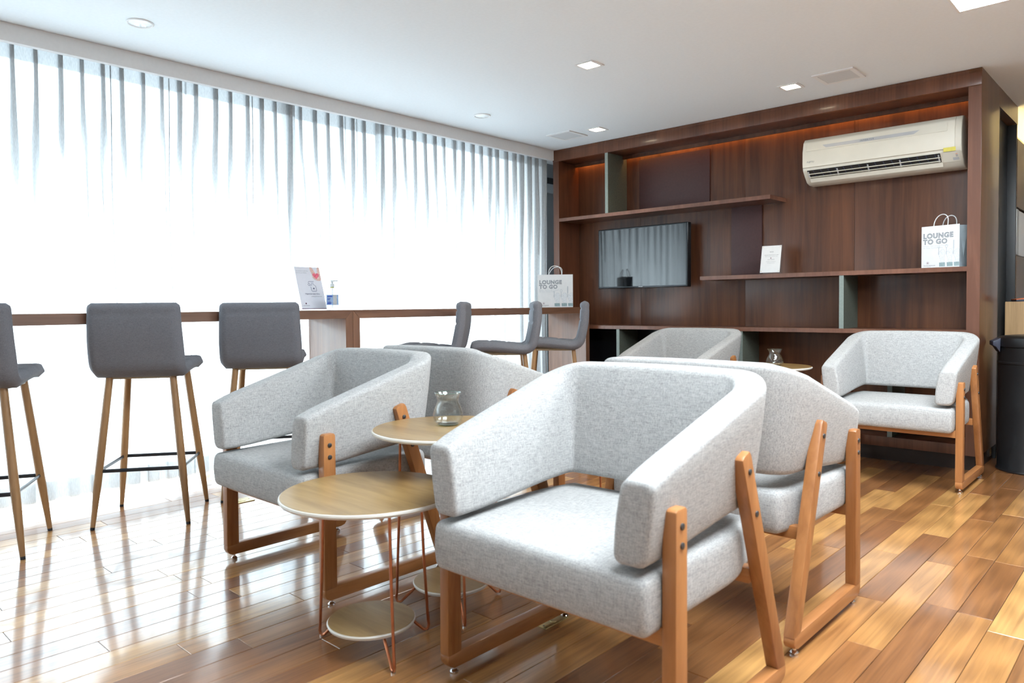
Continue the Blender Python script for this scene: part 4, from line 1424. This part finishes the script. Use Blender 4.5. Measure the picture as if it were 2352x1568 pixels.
for p0, p1 in zip(rrect(0.0350, 0.0210, 0.0118), rrect(0.0350, 0.0210, 0.0118)[1:] + rrect(0.0350, 0.0210, 0.0118)[:1]):
    bm.faces.new([bm.verts.new((p0[0], p0[1], 0.030)), bm.verts.new((p1[0], p1[1], 0.030)), bm.verts.new((p1[0], p1[1], 0.092)), bm.verts.new((p0[0], p0[1], 0.092))])
bmesh.ops.remove_doubles(bm, verts=bm.verts, dist=1e-5)
lb = obj('label', bm, 'label_blue', t)
bm = bmesh.new(); add_box(bm, (0.008, -0.0216, 0.032), (0.029, -0.0211, 0.091)); obj('label_patch', bm, 'label_grey', lb)
for i, (z, wd) in enumerate(((0.078, 0.030), (0.066, 0.018), (0.060, 0.014), (0.046, 0.020), (0.040, 0.024), (0.036, 0.020))):
    bm = bmesh.new(); add_box(bm, (-0.026, -0.0218, z), (-0.026 + wd, -0.0212, z + (0.007 if i == 0 else 0.0035))); obj('label_print', bm, 'label_ink', lb)
bm = bmesh.new(); add_lathe(bm, [(0.0, 0.138), (0.0125, 0.138), (0.0125, 0.156), (0.006, 0.158), (0.006, 0.166), (0.009, 0.167), (0.009, 0.178), (0.0, 0.179)], 20); pm = obj('pump', bm, 'pump_plastic', t)
bm = bmesh.new(); add_box(bm, (-0.004, -0.004, 0.170), (0.034, 0.004, 0.178), 0.001, 1); obj('nozzle', bm, 'pump_plastic', pm)
bm = bmesh.new(); add_lathe(bm, [(0.0, 0.131), (0.0115, 0.131), (0.0115, 0.138), (0.0, 0.138)], 16); obj('collar', bm, 'gap_yellow', pm)
bm = bmesh.new(); add_tube(bm, [(0, 0, 0.13), (0, 0, 0.012)], 0.002, 6); obj('dip_tube', bm, 'pump_plastic', pm)

# ---- waste bin
t = empty('waste_bin', (3.405, 0.262, 0), math.radians(20))
tag(t, 'tall round black waste bin with a domed lid at the right edge', 'bin')
bm = bmesh.new(); add_lathe(bm, [(0.0, 0.0), (0.176, 0.0), (0.178, 0.008), (0.171, 0.018), (0.170, 0.63), (0.1735, 0.634), (0.1735, 0.644), (0.170, 0.648), (0.170, 0.735)], 64); obj('barrel', bm, 'bin_black', t)
bm = bmesh.new(); add_lathe(bm, [(0.170, 0.730), (0.176, 0.735), (0.177, 0.765), (0.172, 0.785), (0.155, 0.796), (0.10, 0.802), (0.0, 0.804)], 64); obj('lid', bm, 'bin_black', t)
bm = bmesh.new(); add_prism(bm, [(-0.172, 0.700), (-0.192, 0.732), (-0.208, 0.742), (-0.208, 0.765), (-0.192, 0.772), (-0.168, 0.785)], 1, -0.05, 0.05, 0.004); o = obj('hinge_block', bm, 'navy_plastic', t)

# ---- pale cabinet and folder beyond the bin
t = empty('reception_cabinet', (3.205, 0.66, 0))
tag(t, 'pale oak cabinet standing behind the black bin', 'cabinet')
box_obj('front_panel', (0.0, 0.0, 0.06), (0.75, 0.02, 0.998), 'counter_wood', t, 0.001)
box_obj('side_panel', (0.0, 0.0205, 0.0), (0.02, 0.45, 0.998), 'counter_wood', t, 0.001)
box_obj('side_panel', (0.73, 0.0205, 0.0), (0.75, 0.45, 0.998), 'counter_wood', t, 0.001)
box_obj('cabinet_top', (0.02, 0.0205, 0.978), (0.73, 0.45, 0.998), 'counter_wood', t, 0.001)
box_obj('plinth', (0.02, 0.03, 0.0), (0.73, 0.05, 0.06), 'kick_black', t)
t = empty('tablet', (3.262, 0.675, 0.999), math.radians(18))
tag(t, 'dark flat tablet with an orange edge lying on the pale cabinet', 'tablet')
bm = bmesh.new(); add_prism(bm, [(0.0, 0.002), (0.012, 0.0), (0.24, 0.022), (0.24, 0.034), (0.0, 0.010)], 1, 0.0, 0.17, 0.002); obj('body', bm, 'navy_plastic', t)
bm = bmesh.new(); add_prism(bm, [(0.0, 0.010), (0.24, 0.034), (0.24, 0.041), (0.0, 0.016)], 1, 0.0, 0.17, 0.001); obj('cover', bm, 'orange_edge', t)
box_obj('stand', (0.16, 0.03, -0.001), (0.20, 0.14, 0.0175), 'navy_plastic', t)

# ---- brass floor outlets
def outlet(x, y, rz, sx, sy, label):
    t = empty('floor_outlet', (x, y, 0), rz)
    box_obj('plate', (-sx / 2, -sy / 2, 0.0), (sx / 2, sy / 2, 0.0035), 'brass_plate', t, 0.001)
    bm = bmesh.new(); add_lathe(bm, [(0.0, 0.0055), (sx * 0.28, 0.0052), (sx * 0.30, 0.0035)], 24); ob = obj('flip_lid', bm, 'brass_plate', t)
    for s in (-1, 1):
        bm = bmesh.new(); add_lathe(bm, [(0.0, 0.0045), (0.003, 0.0042), (0.0035, 0.003)], 8, (0, s * sy * 0.40, 0)); obj('screw', bm, 'bolt_steel', t)
    tag(t, label, 'floor outlet', 'brass floor outlets')
outlet(0.462, -3.155, 0.0, 0.085, 0.115, 'brass floor outlet plate by the curtain, left of the left armchair')
outlet(2.612, -3.205, 0.0, 0.036, 0.115, 'narrow brass floor plate under the nearest armchair')
